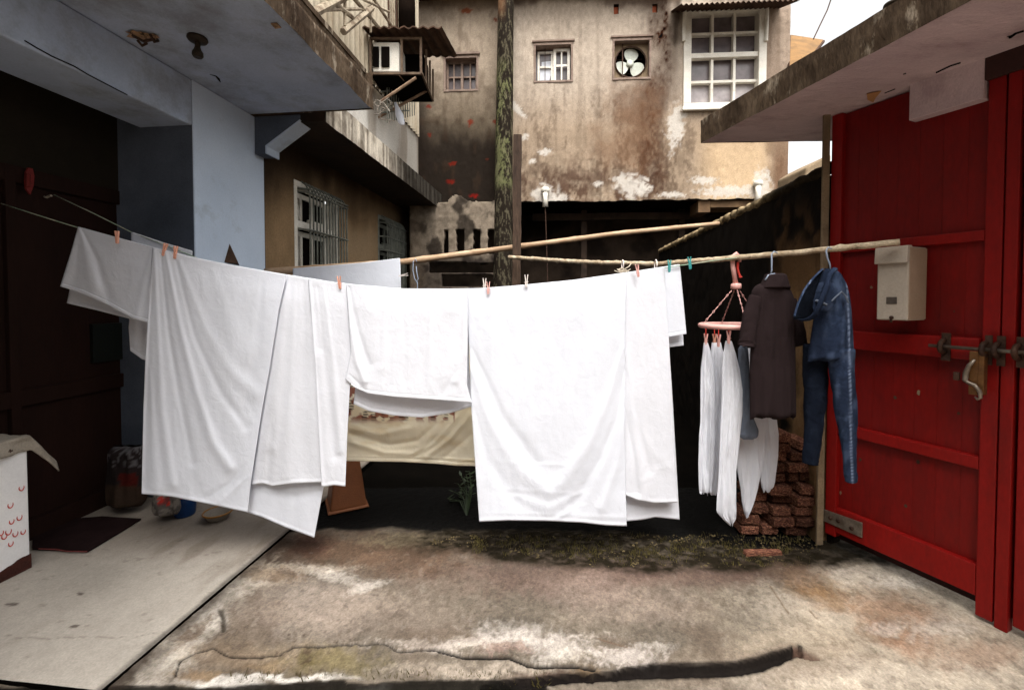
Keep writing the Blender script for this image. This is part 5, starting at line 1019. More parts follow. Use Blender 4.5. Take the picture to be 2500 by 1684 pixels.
# cream printed cloth
def ccol(px, py, PP):
    C = (np.zeros(PP.shape)+lin((253, 246, 226)))*(0.92+0.16*fbm(px/40, py/20, 3)[..., None])
    C = blend(C, sst(0.5, 0.7, fbm(px/60, py/30, 6))*0.4, (226, 204, 156)); C = blend(C, sst(1060, 1140, px)*(1-sst(1000, 1090, py))*0.3, (196, 174, 110))
    m = (1-sst(1016, 1036, py+8*(fbm(px/12, py/12, 8)-.5)))*sst(0.46, 0.5, fbm(px/16, py/14, 9, 2))*(px < 1110)*(py > 700); C = blend(C, m*0.9, (150, 76, 54))
    m2 = (1-sst(1018, 1032, py))*(px < 1110)*sst(0.55, 0.58, vn(px/11, py/30, 12))*((np.floor(py/3.4) % 2) > 0); C = blend(C, m2*0.8, (60, 54, 48))
    C = blend(C, (py > 1112)*sst(-1, 1, np.sin(py*0.0+px*0))*0.0, (0, 0, 0)); return C
o = sheet('printed_cloth', [(820, 800), (1000, 806), (1180, 800)], [(820, 1122), (850, 1125), (980, 1127), (1070, 1132), (1110, 1136), (1180, 1138)], [(820, 800), (820, 1122)], [(1180, 800), (1180, 1138)], lambda x: 2.8+0*x, M['ccream'], seed=67, colorf=ccol, amp=0.012,
          folds=[([(860, 1080), (940, 1105), (1010, 1108), (1060, 1080), (1110, 1020)], 7, 0.018, 1), ([(860, 1060), (950, 1085), (1020, 1075), (1080, 1020)], 7, -0.014, 1), ([(1040, 1115), (1100, 1070), (1150, 1010)], 7, 0.02, 1), ([(1010, 1115), (1075, 1060), (1120, 1000)], 6, -0.015, 1), ([(1080, 1120), (1150, 1060)], 7, -0.015, 1), ([(850, 1114), (1060, 1116), (1170, 1124)], 3, 0.008, 1), ([(850, 1040), (930, 1060), (1010, 1040)], 9, 0.012, 1)], gap=0.05)
tag(o, 'cream cotton cloth with a brown printed band hanging low behind the middle towel', 'cloth')
mb = MB(); mb.tube([U(600, 790, 2.86), U(820, 799, 2.815), U(1000, 805, 2.815), U(1180, 799, 2.815), U(1480, 780, 2.86)], 0.004, 6); tag(build(mb, 'clothesline', M['cord'], smooth=True), 'low cord hidden behind the sheets carrying the cream cloth', 'clothesline')

# ------------------------------------------------------------------ pegs
def peg_mesh(p, m, name, label, ang=0.0, L=0.072, group='clothes pegs on the front clothesline', spread=1.0, par=None):
    p = np.array(p); ca, sa = math.cos(ang), math.sin(ang); ex = np.array([ca, 0, sa]); ez = np.array([-sa, 0, ca]); ey = np.array([0, 1.0, 0])
    fr = lambda a, b, z: p+ex*a+ey*b+ez*z
    mb = MB()
    for sgn in (-1, 1):
        y0 = 0.003*sgn
        pr = [(0.0015, -0.030), (0.0055, -0.026), (0.0065, -0.006), (0.006, 0.006), (0.0125*spread, 0.040), (0.0085*spread, 0.042), (0.0015, 0.008), (0.0012, -0.006)]
        mb.prism([fr(sgn*a, -0.006, z*L/0.072) for a, z in pr], ey*0.012)
    mb.tube([fr(0.010*math.cos(t), -0.007 if k % 2 == 0 else 0.007, 0.0+0.004*math.sin(t*2)) for k, t in enumerate(np.linspace(0, math.pi, 7))], 0.0012, 5)
    o = build(mb, name, m, par, bevel=0.0008, loc=p)
    if par is None: tag(o, label, 'clothes peg', group)
    return o
pegs = [(286, 'salmon', 0, 'salmon clothes peg on the short towel at the far left'), (401, 'salmon', -.25, 'leaning salmon clothes peg, left of the pair on the big left sheet'), (428, 'salmon', -.1, 'upright salmon clothes peg, right of the pair on the big left sheet'),
        (829, 'salmon', .1, 'single salmon clothes peg left of the middle towel'), (1192, 'pink', 0, 'pink clothes peg right of the middle towel'), (1285, 'whitep', 0, 'white clothes peg alone on the big right sheet'),
        (1557, 'pink', .15, 'pink clothes peg near the right end of the front line'), (1634, 'cyan', 0, 'teal clothes peg clipped on the last white sheet'), (1684, 'cyan', .1, 'teal clothes peg on the bare cord right of the sheets')]
for x, mk, an, lb in pegs: peg_mesh(U(x, float(ly(x))+1-(9 if mk == 'whitep' else 0), float(dl(x))-0.048), M[mk], 'clothes_peg', lb, an, spread=0.8)
peg_mesh(U(1183, 697, 2.42), M['whitep'], 'clothes_peg', 'white clothes peg touching the pink one right of the middle towel', 0, spread=.8)
peg_mesh(U(983, 672, 3.9), M['whitep'], 'clothes_peg', 'white clothes peg lying sideways on the towel over the bamboo', math.radians(-80), L=0.09, group='clothes pegs behind the front row')
# wire hanger hooks on bamboo
mb = MB(); mb.tube([U(x, y, 3.98) for x, y in ((1018, 640), (1014, 632), (1009, 638), (1008, 660), (1012, 680), (1019, 690), (1019, 720))], 0.004, 6); mb.tube([U(x, y, 3.99) for x, y in ((1016, 650), (1018, 668), (1021, 680), (1016, 690))], 0.004, 6)
tag(build(mb, 'wire_hanger', M['wire'], smooth=True), 'blue wire hanger hooked over the bamboo right of the folded towel', 'hanger')
mb = MB(); rsx = np.random.RandomState(6)
for k in range(12): x = 1498+rsx.rand()*32; y = 652+rsx.rand()*12; mb.tube([U(x, y, 2.9), U(x+8+rsx.randn()*5, y+rsx.randn()*6, 2.9), U(x+14, y+rsx.randn()*5, 2.92)], 0.003, 5)
tag(build(mb, 'wire_bundle', mat('pale twine', (196, 184, 166), None, 5, .9, 0)), 'bundle of pale twine knotted under the pole above the big right sheet', 'twine')
for k, x in enumerate((1520, 1601)):
    mb = MB(); c_ = U(x, 646, 2.92 if k == 0 else 2.85); mb.tube([c_+np.array([0.0, 0.024*math.cos(a), 0.030*math.sin(a)]) for a in np.linspace(0, 2*math.pi, 14)], 0.004, 6, cap=False); tag(build(mb, 'hook_ring', M['whitep'], smooth=True), ('white plastic ring on the pole, nearer the twine' if k == 0 else 'white plastic ring on the pole, nearer the pink peg'), 'ring')

# ------------------------------------------------------------------ round peg hanger with white washing
dH = 2.62; c_ = U(1797, 795, dH)
oh = thing('peg_hanger', c_, 'pink round peg hanger on chains hooked over the pole left of the brown shirt', 'hanger')
mb = MB(); mb.tube([U(x, y, dH) for x, y in ((1806, 640), (1806, 628), (1797, 619), (1788, 626), (1789, 650), (1796, 692))], [0.009, 0.011, 0.012, 0.013, 0.014, 0.014], 10); build(mb, 'hook', M['pink'], oh, smooth=True)
mb = MB(); mb.lathe(U(1797, 706, dH), [(0.022, 0), (0.03, 0.004), (0.03, 0.03), (0.02, 0.036)], 14, ZV); build(mb, 'cap', M['pink'], oh, smooth=True)
Rr = U(1862, 795, dH)[0]-c_[0]; Rr = 0.205
for a in (math.radians(178), math.radians(262), math.radians(20), math.radians(90)):
    top_ = U(1797, 708, dH)+np.array([math.cos(a)*0.025, math.sin(a)*0.02, 0]); e = c_+np.array([math.cos(a)*Rr, math.sin(a)*Rr*0.9, 0]); mb = MB(); nl = 9
    for k in range(nl):
        t_ = k/nl; q = top_*(1-t_)+e*t_; q2 = top_*(1-(t_+0.9/nl))+e*(t_+0.9/nl); m_ = (q+q2)/2; dv = q2-q; sd_ = np.cross(dv, [0, 1, 0] if k % 2 else [1, 0, 0]); sd_ = sd_/(np.linalg.norm(sd_)+1e-9)*0.005
        mb.tube([q, m_+sd_, q2, m_-sd_, q], 0.0016, 5, cap=False)
    build(mb, 'chain', M['pink'], oh)
mb = MB(); ringp = [c_+np.array([math.cos(a)*Rr, math.sin(a)*Rr*0.9, 0]) for a in np.linspace(0, 2*math.pi, 40)]; mb.tube(ringp, 0.011, 8, cap=False, flat=1.3); build(mb, 'ring', M['pink'], oh, smooth=True)
mb = MB(); mb.tube([c_+np.array([-Rr, 0, 0]), c_+np.array([Rr, 0, 0])], 0.006, 6); mb.tube([c_+np.array([0, -Rr*.9, 0]), c_+np.array([0, Rr*.9, 0])], 0.006, 6); build(mb, 'cross_bar', M['pink'], oh)
for x, dd, yy in ((1723, dH, 832), (1744, dH+0.05, 832), (1754, dH-0.06, 834), (1779, dH-0.13, 826), (1815, dH-.1, 832), (1845, dH, 832)):
    pp = U(x, yy, dd); peg_mesh(pp, M['pink'] if x != 1744 else M['salmon'], 'peg', None, 0, L=0.075, par=oh)
    mb = MB(); mb.tube([pp+ZV*0.035, np.array([pp[0], pp[1], c_[2]])], 0.0025, 5); build(mb, 'cord', M['redp'], oh)
mb = MB(); mb.tube([U(x, y, dH-0.02) for x, y in ((1802, 640), (1801, 655), (1804, 668), (1809, 678))], 0.007, 6); mb.lathe(U(1808, 678, dH-.02), [(0.006, 0), (0.012, .004), (.006, .01)], 8, ZV); build(mb, 'clip', M['redp'], oh)
grp = 'white washing on the round peg hanger'
for nm, rows, dd, sd_, lb in (
    ('white_sleeve', [(836, 1718, 1728), (860, 1716, 1736), (900, 1711, 1741), (960, 1710, 1745), (1030, 1710, 1744), (1060, 1707, 1746), (1130, 1705, 1743), (1180, 1706, 1738), (1194, 1707, 1738), (1202, 1709, 1737)], dH, 3, 'narrow white garment at the left edge of the peg hanger'),
    ('white_sleeve', [(836, 1738, 1760), (870, 1734, 1768), (920, 1735, 1776), (980, 1737, 1774), (1060, 1732, 1768), (1130, 1727, 1764), (1185, 1724, 1759), (1199, 1725, 1758), (1206, 1727, 1756)], dH+0.05, 5, 'white garment hanging second from the left on the peg hanger'),
    ('white_sock', [(832, 1772, 1786), (862, 1766, 1796), (900, 1763, 1806), (950, 1762, 1813), (1010, 1760, 1812), (1080, 1757, 1804), (1150, 1755, 1797), (1220, 1750, 1797), (1250, 1749, 1798), (1262, 1758, 1797), (1270, 1770, 1793), (1277, 1782, 1787)], dH-0.10, 7, 'longest white garment reaching lowest under the peg hanger'),
    ('white_shirt', [(850, 1810, 1850), (950, 1795, 1862), (1030, 1790, 1872), (1100, 1792, 1866), (1150, 1800, 1860), (1190, 1808, 1850), (1225, 1811, 1840), (1250, 1816, 1830), (1258, 1821, 1826)], dH+0.04, 9, 'white shirt with a pointed tail hanging behind the brown shirt'),
    ('white_shirt', [(900, 1850, 1885), (1000, 1852, 1893), (1060, 1856, 1901), (1110, 1858, 1900), (1150, 1858, 1895), (1175, 1857, 1892), (1190, 1860, 1888), (1198, 1863, 1885)], dH+0.07, 11, 'short white garment nearest the brick stack, below the brown shirt')):
    o = garment(nm, rows, dd, 0.018, MM, seed=sd_, wr=0.012, n=110, fold=0.009, nf=7); tag(o, lb, 'garment', grp)
o = garment('grey_sock', [(842, 1808, 1822), (852, 1802, 1826), (880, 1802, 1828), (960, 1807, 1832), (1020, 1808, 1840), (1050, 1803, 1852), (1066, 1806, 1850), (1073, 1815, 1836)], dH-0.09, 0.024, M['csock'], seed=13, n=40); tag(o, 'grey blue knitted sock under the sleeve of the brown shirt', 'sock')

# ------------------------------------------------------------------ brown shirt
dS = 2.40
sh = thing('brown_shirt', U(1885, 690, dS), 'dark brown turtleneck short sleeved shirt on a wire hanger', 'shirt')
garment('body', [(690, 1862, 1905), (697, 1845, 1918), (710, 1836, 1930), (730, 1832, 1938), (780, 1832, 1941), (860, 1832, 1941), (940, 1831, 1942), (1013, 1831, 1943), (1018, 1831, 1943)], dS, 0.045, M['cshirt'], sh, n=90, seed=2, wr=0.008, fold=0.008, nf=7)
garment('collar', [(667, 1874, 1912), (671, 1868, 1918), (680, 1865, 1921), (690, 1860, 1924), (698, 1856, 1926), (706, 1850, 1930)], dS-0.012, 0.05, M['cshirt'], sh, n=40, seed=4, wr=0.006, step=2)
def limb(name, cpts, d_, rad, m, parent, flat=0.6, seed=0, colorf=None, n=28, steps=60, wr=0.1, dfx=None):
    """tapered hanging cloth tube through photograph points (x, y, half width in px)"""
    C3 = np.array(cpts, float); t = np.linspace(0, 1, len(C3)); s = np.linspace(0, 1, steps); X_ = np.interp(s, t, C3[:, 0]); Y_ = np.interp(s, t, C3[:, 1]); R_ = np.interp(s, t, C3[:, 2])
    th = np.linspace(0, 2*math.pi, n+1); PP = np.zeros((steps, n+1, 3))
    for i in range(steps):
        j0, j1 = max(i-1, 0), min(i+1, steps-1); tx, ty = X_[j1]-X_[j0], Y_[j1]-Y_[j0]; L_ = math.hypot(tx, ty)+1e-6; nx, ny = ty/L_, -tx/L_
        dd = d_ if dfx is None else dfx(s[i]); k = dd/F; e = 1.0 if 0 < i < steps-1 else 0.85
        w_ = R_[i]*(1+wr*(fbm(np.cos(th)*1.4+seed, np.sin(th)*1.4+s[i]*9, seed, 3)-0.5))*e
        c0 = U(X_[i], Y_[i], dd)
        PP[i] = c0+np.outer(np.cos(th)*w_*k, [nx, 0, -ny])+np.outer(-np.sin(th)*w_*k*flat, [0, 1, 0])
    cols = None
    if colorf is not None: px, py = proj(PP); cols = colorf(px, py, PP)
    o = grid(name, PP, m, parent, colors=cols); return o
limb('sleeve', [(1845, 722, 14), (1832, 770, 19), (1824, 830, 20), (1822, 845, 21)], dS-0.02, 0, M['cshirt'], sh, flat=0.7, seed=3, wr=0.3)
limb('sleeve', [(1932, 730, 12), (1944, 790, 17), (1952, 836, 18), (1954, 842, 17)], dS+0.05, 0, M['cshirt'], sh, flat=0.6, seed=5, wr=0.3)
mb = MB(); mb.tube([U(x, y, dS) for x, y in ((1898, 618), (1890, 614), (1884, 620), (1884, 640), (1884, 660), (1882, 668))], 0.0042, 8); mb.tube([U(x, y, dS-.03) for x, y in ((1868, 684), (1876, 672), (1890, 668), (1900, 676))], 0.004, 6); build(mb, 'hanger', M['wire'], sh, smooth=True)

# ------------------------------------------------------------------ jeans
dJ = 2.28
jn = thing('blue_jeans', U(2012, 660, dJ), 'pair of blue denim jeans hung by the waistband in front of the red gate', 'jeans')
def jcol(px, py, PP):
    n = fbm(px/14, py/30, 4); n2 = fbm(px/4, py/5, 7, 3)
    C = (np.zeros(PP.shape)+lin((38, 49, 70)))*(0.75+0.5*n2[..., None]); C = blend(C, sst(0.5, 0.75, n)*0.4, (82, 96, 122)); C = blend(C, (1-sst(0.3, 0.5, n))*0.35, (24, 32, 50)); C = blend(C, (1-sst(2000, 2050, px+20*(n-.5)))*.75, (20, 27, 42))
    seam = np.interp(py, [700, 800, 950, 1100, 1180], [2068, 2073, 2076, 2078, 2082]); q = np.exp(-((px-seam)/2.2)**2); C = blend(C, q*0.7*(0.6+0.4*np.sin(py*0.8)), (150, 166, 196)); return C
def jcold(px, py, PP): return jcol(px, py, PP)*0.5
garment('hips', [(655, 2014, 2038), (668, 2008, 2050), (690, 2003, 2060), (720, 1998, 2068), (760, 1994, 2075), (820, 1984, 2080), (880, 1972, 2084)], dJ, 0.06, M['cdenim'], jn, n=64, seed=4, wr=0.014, colorf=jcol, fold=0.008, nf=5)
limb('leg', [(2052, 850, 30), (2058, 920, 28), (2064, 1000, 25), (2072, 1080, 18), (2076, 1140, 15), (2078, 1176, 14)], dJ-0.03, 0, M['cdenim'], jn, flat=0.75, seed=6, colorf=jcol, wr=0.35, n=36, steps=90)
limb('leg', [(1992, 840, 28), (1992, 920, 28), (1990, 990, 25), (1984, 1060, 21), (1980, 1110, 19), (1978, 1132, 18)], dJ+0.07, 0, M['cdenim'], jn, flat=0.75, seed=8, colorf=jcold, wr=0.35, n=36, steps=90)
# waistband: folded open loop
wpts = [(2032, 656, 0.0), (2010, 664, -0.03), (1990, 690, -0.05), (1968, 712, -0.05), (1952, 735, -0.04), (1942, 770, -0.02), (1940, 776, 0.0)]
def ribbon(pts, width, m, parent, colorf, name='waistband', off=(0, 0)):
    P_ = smooth_path([U(x+off[0], y+off[1], dJ+dz) for x, y, dz in pts], 40); nr = 8; PP = np.zeros((nr, 40, 3))
    for i in range(nr):
        a = i/(nr-1); PP[i] = P_+np.array([0.85, 0.15, -0.35])*width*a+np.array([0, -1, 0])[None]*0.012*math.sin(a*math.pi)
    px, py = proj(PP); o = grid(name, PP, m, parent, colors=colorf(px, py, PP)); s_ = o.modifiers.new('t', 'SOLIDIFY'); s_.thickness = 0.004; return o
ribbon([(2034, 652, -0.05), (2020, 668, -0.085), (2012, 700, -0.10), (1998, 735, -0.10), (1984, 765, -0.08), (1968, 778, -0.05), (1944, 779, -0.02)], 0.035, M['cdenim'], jn, jcol)
garment('pocket_flap', [(690, 2000, 2036), (710, 1992, 2044), (735, 1986, 2040), (752, 1984, 2030), (758, 1986, 2022)], dJ-0.075, 0.012, M['cdenim'], jn, n=40, seed=9, colorf=jcol, step=3)
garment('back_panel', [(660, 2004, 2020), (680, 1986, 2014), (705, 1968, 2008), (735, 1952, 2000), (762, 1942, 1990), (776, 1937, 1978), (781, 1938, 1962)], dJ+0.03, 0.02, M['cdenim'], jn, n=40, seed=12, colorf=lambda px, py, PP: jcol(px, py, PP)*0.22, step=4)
ribbon([(2006, 655, 0.02), (1984, 676, 0.0), (1962, 704, 0.0), (1946, 738, 0.0), (1936, 772, 0.0)], 0.012, M['cdenim'], jn, lambda px, py, PP: jcol(px+90, py, PP)*1.2, 'hem')
mb = MB(); mb.tube([U(x, y, dJ-0.085) for x, y in ((2030, 735), (2040, 725), (2055, 712), (2064, 722), (2072, 740))], 0.004, 6); mb.tube([U(x, y, dJ-0.09) for x, y in ((1992, 733), (2002, 736), (2018, 744))], 0.006, 6); build(mb, 'belt_loop', M['csock'], jn)
mb = MB(); mb.tube([U(x, y, dJ) for x, y in ((2030, 607), (2022, 604), (2017, 612), (2020, 630), (2026, 645), (2027, 660))], 0.0042, 8); build(mb, 'hanger', M['wire'], jn, smooth=True)

# ------------------------------------------------------------------ bricks: a loose stack
rb = random.Random(5)
protos = []
for k in range(5):
    me = bpy.data.meshes.new('brick'); bm = bmesh.new(); bmesh.ops.create_cube(bm, size=1.0); bmesh.ops.subdivide_edges(bm, edges=bm.edges, cuts=5, use_grid_fill=True)
    for v in bm.verts:
        c3 = v.co.copy(); e = sum(1 for q in c3 if abs(abs(q)-0.5) < 1e-4)
        sh_ = 0.0 if e == 1 else (0.03 if e == 2 else 0.06)
        v.co = Vector((c3.x*(1-sh_*0.5), c3.y*(1-sh_), c3.z*(1-sh_*1.4)))+Vector((rb.gauss(0, .006), rb.gauss(0, .010), rb.gauss(0, .014)))
    bm.to_mesh(me); bm.free(); me.materials.append(M['brickobj']); protos.append(me)
courses = [(1333, [(1813, 1860, 0), (1862, 1905, 0), (1917, 1975, 0), (1978, 2004, 1)]), (1308, [(1811, 1861, 0), (1882, 1938, 0), (1940, 1990, 0)]), (1280, [(1830, 1875, 1), (1884, 1932, 0), (1936, 1991, 0)]), (1252, [(1838, 1878, 1), (1880, 1934, 1), (1938, 1987, 0)]),
           (1226, [(1845, 1872, 1), (1874, 1932, 0), (1951, 2003, 0)]), (1198, [(1868, 1888, 1), (1889, 1925, 0), (1926, 1950, 1), (1953, 2000, 1)]), (1172, [(1890, 1923, 0), (1926, 1981, 0)]), (1146, [(1895, 1922, 1), (1926, 1984, 1)]), (1120, [(1899, 1933, 0), (1948, 1985, 1)]), (1100, [(1900, 1932, 0)])]
ordn = ['bottom', 'second', 'third', 'fourth', 'fifth', 'sixth', 'seventh', 'eighth', 'ninth', 'topmost']
dK = 2.70
z = 0.0
for ci, (yb, row) in enumerate(courses):
    zb0 = U(1900, yb, dK)[2]; hz = 0.062
    for bi, (x0, x1, deep) in enumerate(row):
        a = U(x0, yb, dK+0.04*deep); b = U(x1, yb, dK+0.04*deep); L_ = abs(b[0]-a[0])
        o = bpy.data.objects.new('brick', protos[rb.randrange(5)]); COL.objects.link(o)
        zz = 0.005+ci*0.0665+0.031
        o.location = ((a[0]+b[0])/2, dK+0.04*deep+0.10+rb.uniform(-.025, .025), zz); o.scale = (L_*0.90, 0.2, 0.055+rb.uniform(-.003, .002)); o.rotation_euler = (rb.uniform(-.01, .01), rb.uniform(-.02, .02), rb.uniform(-.05, .05))
        tag(o, 'weathered red brick in the %s course of the loose stack beside the red gate' % ordn[ci], 'brick', 'bricks stacked loosely by the gate')
for k, (x, y, r_) in enumerate(((1862, 1350, 0.06),)):
    q = Uz(x, y, 0.01); o = bpy.data.objects.new('brick', protos[k]); COL.objects.link(o); o.location = (q[0], q[1], 0.012); o.scale = (0.22, 0.035, 0.03); o.rotation_euler = (0, .03, r_)
    tag(o, ['half sunken brick lying flat in front of the brick stack', 'dark half buried brick at the foot of the brick stack', 'half buried broken brick left of the brick stack in the weeds'][k], 'brick', 'bricks stacked loosely by the gate')

# ------------------------------------------------------------------ basket, plant, porch things
bt = thing('waste_basket', Uz(855, 1248, 0.0), 'brown square plastic basket turned upside down behind the lowest sheet', 'basket')
c0 = np.array(Uz(846, 1228, 0.0)); rot = math.radians(28); hb = 0.345
def sq(r, z, c=c0): return [c+np.array([math.cos(rot+math.pi/4+k*math.pi/2)*r, math.sin(rot+math.pi/4+k*math.pi/2)*r, z]) for k in range(4)]
mb = MB(); mb.hexa(sq(0.175, 0.012)+sq(0.118, hb)); build(mb, 'body', M['basket'], bt, bevel=0.012)
mb = MB(); mb.hexa(sq(0.198, 0.0)+sq(0.19, 0.016)); build(mb, 'rim', M['basket'], bt, bevel=0.006)
mb = MB(); mb.hexa(sq(0.122, hb+0.001)+sq(0.118, hb+0.012)); build(mb, 'base', M['basket'], bt, bevel=0.004)
pln = thing('green_plant', Uz(1125, 1262, -0.01), 'small dull green leafy plant in the dark left of the big right sheet', 'plant')
mb = MB(); st = MB(); rp = np.random.RandomState(12); pb = Uz(1140, 1262, -0.02)
for (x, y) in ((1093, 1216), (1110, 1200), (1118, 1180), (1124, 1155), (1138, 1158), (1146, 1150), (1150, 1170), (1132, 1190), (1105, 1222), (1148, 1195), (1120, 1212)):
    e = U(x, y, 3.15+rp.rand()*0.15); m_ = (pb+e)/2+np.array([0.02, 0, 0.05]); st.tube([pb, m_, e], 0.003, 5)
    for k in range(4):
        q = m_*(1-(k+1)/4)+e*((k+1)/4); a = rp.rand()*6.28; v = np.array([math.cos(a), math.sin(a), 0.25+0.4*rp.rand()])*0.05; s_ = np.cross(v, [0, 0, 1]); s_ = s_/np.linalg.norm(s_)*0.012
        mb.add([q, q+v*0.5+s_, q+v, q+v*0.5-s_], [(0, 1, 2, 3)])
build(mb, 'leaves', M['leaf'], pln, recalc=False); build(st, 'stem', M['leaf'], pln)
# white cabinet with canvas
qc = Uz(75, 1385, PZ+0.0); lcb, pcb, _ = LF.inv(qc); ztop = onL(75, 1073, pcb)[1]
cb = thing('white_cabinet', LF(lcb-0.35, pcb-0.25, PZ), 'white metal cabinet with red curved marks and a rusted foot at the left edge', 'cabinet')
mb = MB(); mb.box(LF, lcb-0.75, lcb, pcb-0.5, pcb, PZ+0.05, ztop); build(mb, 'body', M['cab'], cb, bevel=0.008)
nF = 60; lg = np.linspace(lcb-0.75, lcb+0.002, nF); PP = np.zeros((4, nF, 3)); rg = PZ+0.045+0.05*fbm(lg*9, lg*0, 3)+0.03*sst(-0.3, 0, lg-lcb)*0
for j, zz in enumerate((PZ, PZ+0.02, PZ+0.04)): PP[j] = lg[:, None]*LV+(pcb+0.004)*PV; PP[j, :, 2] = zz
PP[3] = lg[:, None]*LV+(pcb+0.003)*PV; PP[3, :, 2] = rg; grid('rusted_foot', PP, M['rust'], cb)
mb = MB(); mb.box(LF, lcb-.74, lcb-.01, pcb-.49, pcb-.02, PZ, PZ+.05); build(mb, 'foot', M['rust'], cb)
mb = MB()
for (x, y, s_) in ((52, 1190, 1), (25, 1232, 1), (47, 1262, 1), (28, 1272, .9), (20, 1297, 1.1), (37, 1302, 1), (56, 1297, .9), (10, 1308, 1), (26, 1326, .9), (2, 1300, .9)):
    a_, z_ = onL(x, y, pcb+0.004); R_ = 0.011*s_
    mb.tube([LF(a_+R_*math.sin(t_)+0.002*s_, pcb+0.003, z_+R_*1.5*(-math.cos(t_))) for t_ in np.linspace(-2.1, 2.0, 9)], [0.0012, 0.002, 0.0026, 0.003, 0.003, 0.0026, 0.0022, 0.0018, 0.001], 5)
build(mb, 'red_mark', M['redmark'], cb)
mb = MB(); a_, z_ = onL(4, 1106, pcb); b_, z2 = onL(26, 1101, pcb); mb.tube([LF(a_-0.05, pcb+0.01, z_), LF(b_, pcb+0.012, z_+.002)], 0.004, 6); mb.tube([LF(b_-.01, pcb+.012, z_-.006), LF(b_-.01, pcb+.012, z_+.012)], 0.003, 6); build(mb, 'handle', M['iron'], cb)
# canvas on top
nu_, nv_ = 90, 70; u = np.linspace(0, 1, nu_); v = np.linspace(0, 1, nv_); UU, VV = np.meshgrid(u, v)
LL = lcb-0.8+UU*0.98; PQ = pcb-0.55+VV*0.62; over_l = np.maximum(LL-(lcb+0.01), 0); over_p = np.maximum(PQ-(pcb+0.004), 0)
ZZ = ztop+0.02+0.02*fbm(UU*9, VV*8, 4)*(1)-over_l*0.85*(1+0.3*np.sin(VV*9))-over_p*1.3
LL = LL-over_l*0.28; PQ = PQ-over_p*0.72+0.012*np.sin(UU*22)*(over_p > 0.02)
PP = LL[..., None]*LV+PQ[..., None]*PV; PP[..., 2] = ZZ+0.012*(fbm(UU*26, VV*20, 6)-.5); o = grid('canvas_cover', PP, M['rag']); tag(o, 'crumpled grey canvas draped over the white cabinet', 'cover'); s_ = o.modifiers.new('t', 'SOLIDIFY'); s_.thickness = 0.006; s_.offset = 1
# mat and things on the porch
mb = MB(); poly = [(78, 1341), (215, 1347), (300, 1296), (345, 1268), (250, 1262), (82, 1276)]; mb.prism([Uz(x, y, PZ+0.006) for x, y in poly], ZV*0.008); dmt = build(mb, 'door_mat', M['mat']); tag(dmt, 'dark rubber mat with a red edge on the porch before the doorway', 'mat')
mb = MB(); mb.tube([Uz(x, y, PZ+0.014) for x, y in ((95, 1339), (140, 1341), (160, 1345), (212, 1346))], 0.004, 5); build(mb, 'red_edge', mat('dull red trim', (92, 40, 38), None, 5, .8, 0), dmt)
def sackcol(px, py, PP):
    C = np.zeros(PP.shape)+lin((34, 28, 28)); C = blend(C, (np.abs(px-312) < 22)*(np.abs(py-1172) < 16)*1.0, (66, 20, 16)); C = blend(C, sst(.5, .56, fbm(px/9, py/9, 3))*(py < 1140)*.8, (88, 86, 88)); C = blend(C, (py > 1185)*.6, (58, 44, 32)); return C
o = garment('printed_sack', [(1088, 280, 345), (1095, 272, 352), (1150, 268, 358), (1210, 266, 356), (1225, 270, 352), (1232, 276, 346)], 2.98, 0.08, M['attr'], seed=3, colorf=sackcol, wr=0.02, n=50); tag(o, 'dim printed sack with a red label standing on the porch behind the big left sheet', 'sack')
o = garment('plastic_bag', [(1195, 385, 425), (1215, 376, 436), (1240, 374, 440), (1252, 380, 436), (1257, 386, 430)], 2.83, 0.06, M['attr'], seed=8, n=50, wr=0.03, colorf=lambda px, py, PP: blend(blend(np.zeros(PP.shape)+lin((112, 106, 100)), ((np.abs(px-400) < 14)*(np.abs(py-1222) < 10))*1.0, (170, 50, 44)), sst(.5, .55, fbm(px/7, py/7, 5))*.7, (60, 56, 56))); tag(o, 'pale plastic bag with a red print on the porch under the big left sheet', 'bag')
t = thing('detergent_tub', Uz(452, 1262, PZ), 'blue tub with an orange rim on the porch beside the pale bag', 'tub'); q = Uz(452, 1256, PZ)
mb = MB(); mb.lathe(q, [(0.055, 0), (0.06, 0.01), (0.068, 0.10), (0.07, 0.14)], 20, ZV); build(mb, 'body', M['bluep'], t, smooth=True)
mb = MB(); mb.lathe(q+ZV*0.14, [(0.075, 0), (0.077, 0.01), (0.07, 0.02)], 20, ZV); build(mb, 'rim', M['redp'], t, smooth=True)
t = thing('wash_basin', Uz(536, 1268, PZ), 'shallow pale basin with a yellow rim at the far end of the porch', 'basin'); q = Uz(532, 1266, PZ)
mb = MB(); mb.lathe(q, [(0.05, 0), (0.06, 0.01), (0.085, 0.05), (0.08, 0.05), (0.055, 0.012)], 24, ZV); build(mb, 'bowl', mat('dusty enamel', (120, 112, 102), None, 5, .7, 0), t, smooth=True)
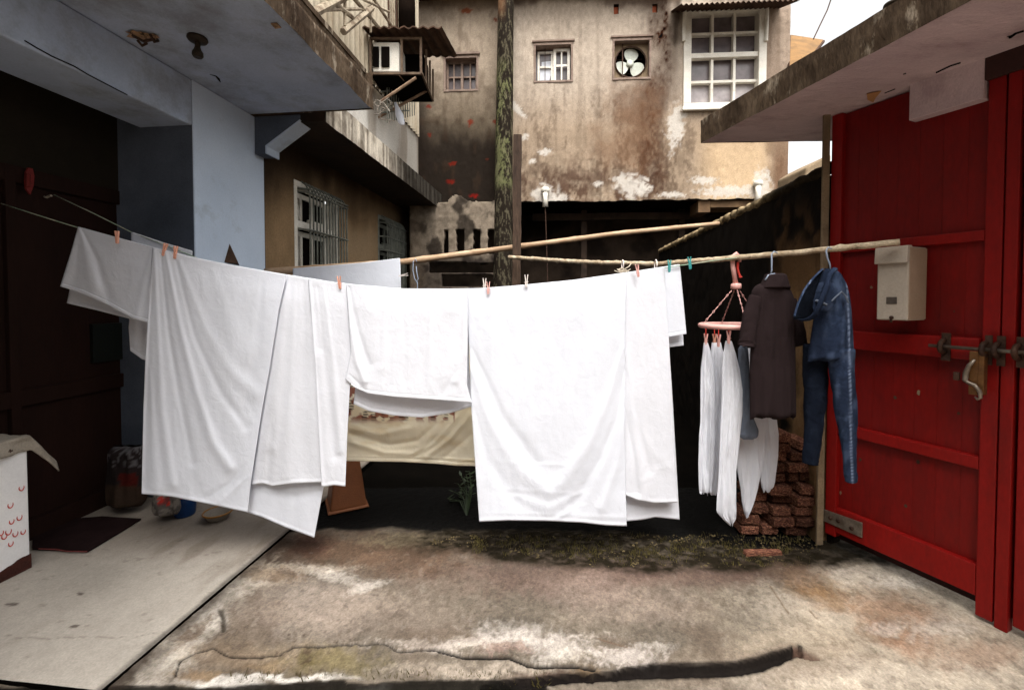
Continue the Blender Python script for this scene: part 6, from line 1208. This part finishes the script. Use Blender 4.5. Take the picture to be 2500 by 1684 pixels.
mb = MB(); mb.tube([q+ZV*0.05+np.array([math.cos(a)*0.085, math.sin(a)*0.085, 0]) for a in np.linspace(0, 2*math.pi, 30)], 0.006, 6, cap=False); build(mb, 'rim', M['yellowp'], t, smooth=True)

# ------------------------------------------------------------------ weeds, gravel
rw = np.random.RandomState(21); mb = MB()
def blade(p, h, lean, w_=0.003):
    a = rw.rand()*6.28; d_ = np.array([math.cos(a), math.sin(a), 0]); s_ = np.array([-d_[1], d_[0], 0])*w_
    mb.add([p-s_, p+s_, p+d_*lean*0.4+ZV*h*0.6+s_*0.6, p+d_*lean+ZV*h, p+d_*lean*0.4+ZV*h*0.6-s_*0.6], [(0, 1, 2, 3, 4)])
for k in range(3600):
    x = 1150+rw.rand()*830; y = 1300+45*rw.rand()+45*max(0, min(1, (x-1000)/500.))*rw.rand(); p = Uz(x, y, 0.0)
    if vn(np.array(x/30.), np.array(y/12.), 5) > 0.42: blade(p, 0.008+0.022*rw.rand(), 0.02*rw.rand(), 0.0018)
for k in range(1800):
    x = 560+rw.rand()*780; p = Uz(x, 1664+22*rw.rand(), -0.05)
    if vn(np.array(x/24.), np.array(1.), 8) > 0.35: blade(p, 0.03+0.05*rw.rand()*rw.rand(), 0.03*rw.rand(), 0.0018)
tag(build(mb, 'weeds', M['weed'], recalc=False), kind='stuff')
mb = MB()
for k in range(1500):
    x = 1050+rw.rand()*960; y = 1305+80*rw.rand()*max(0.3, min(1, (x-950)/500.)); p = Uz(x, y, 0.0); r_ = 0.003+0.009*rw.rand()**3
    v = [p+np.array([rw.randn(), rw.randn(), 0])*r_*0.2+np.array(c_)*r_*(0.7+.6*rw.rand()) for c_ in ((1, 0, 0), (0, 1, 0), (-1, 0, 0), (0, -1, 0), (0, 0, .8), (0, 0, -.5))]
    mb.add(v, [(0, 1, 4), (1, 2, 4), (2, 3, 4), (3, 0, 4), (1, 0, 5), (2, 1, 5), (3, 2, 5), (0, 3, 5)])
tag(build(mb, 'gravel', M['gravel'], recalc=False), kind='stuff')
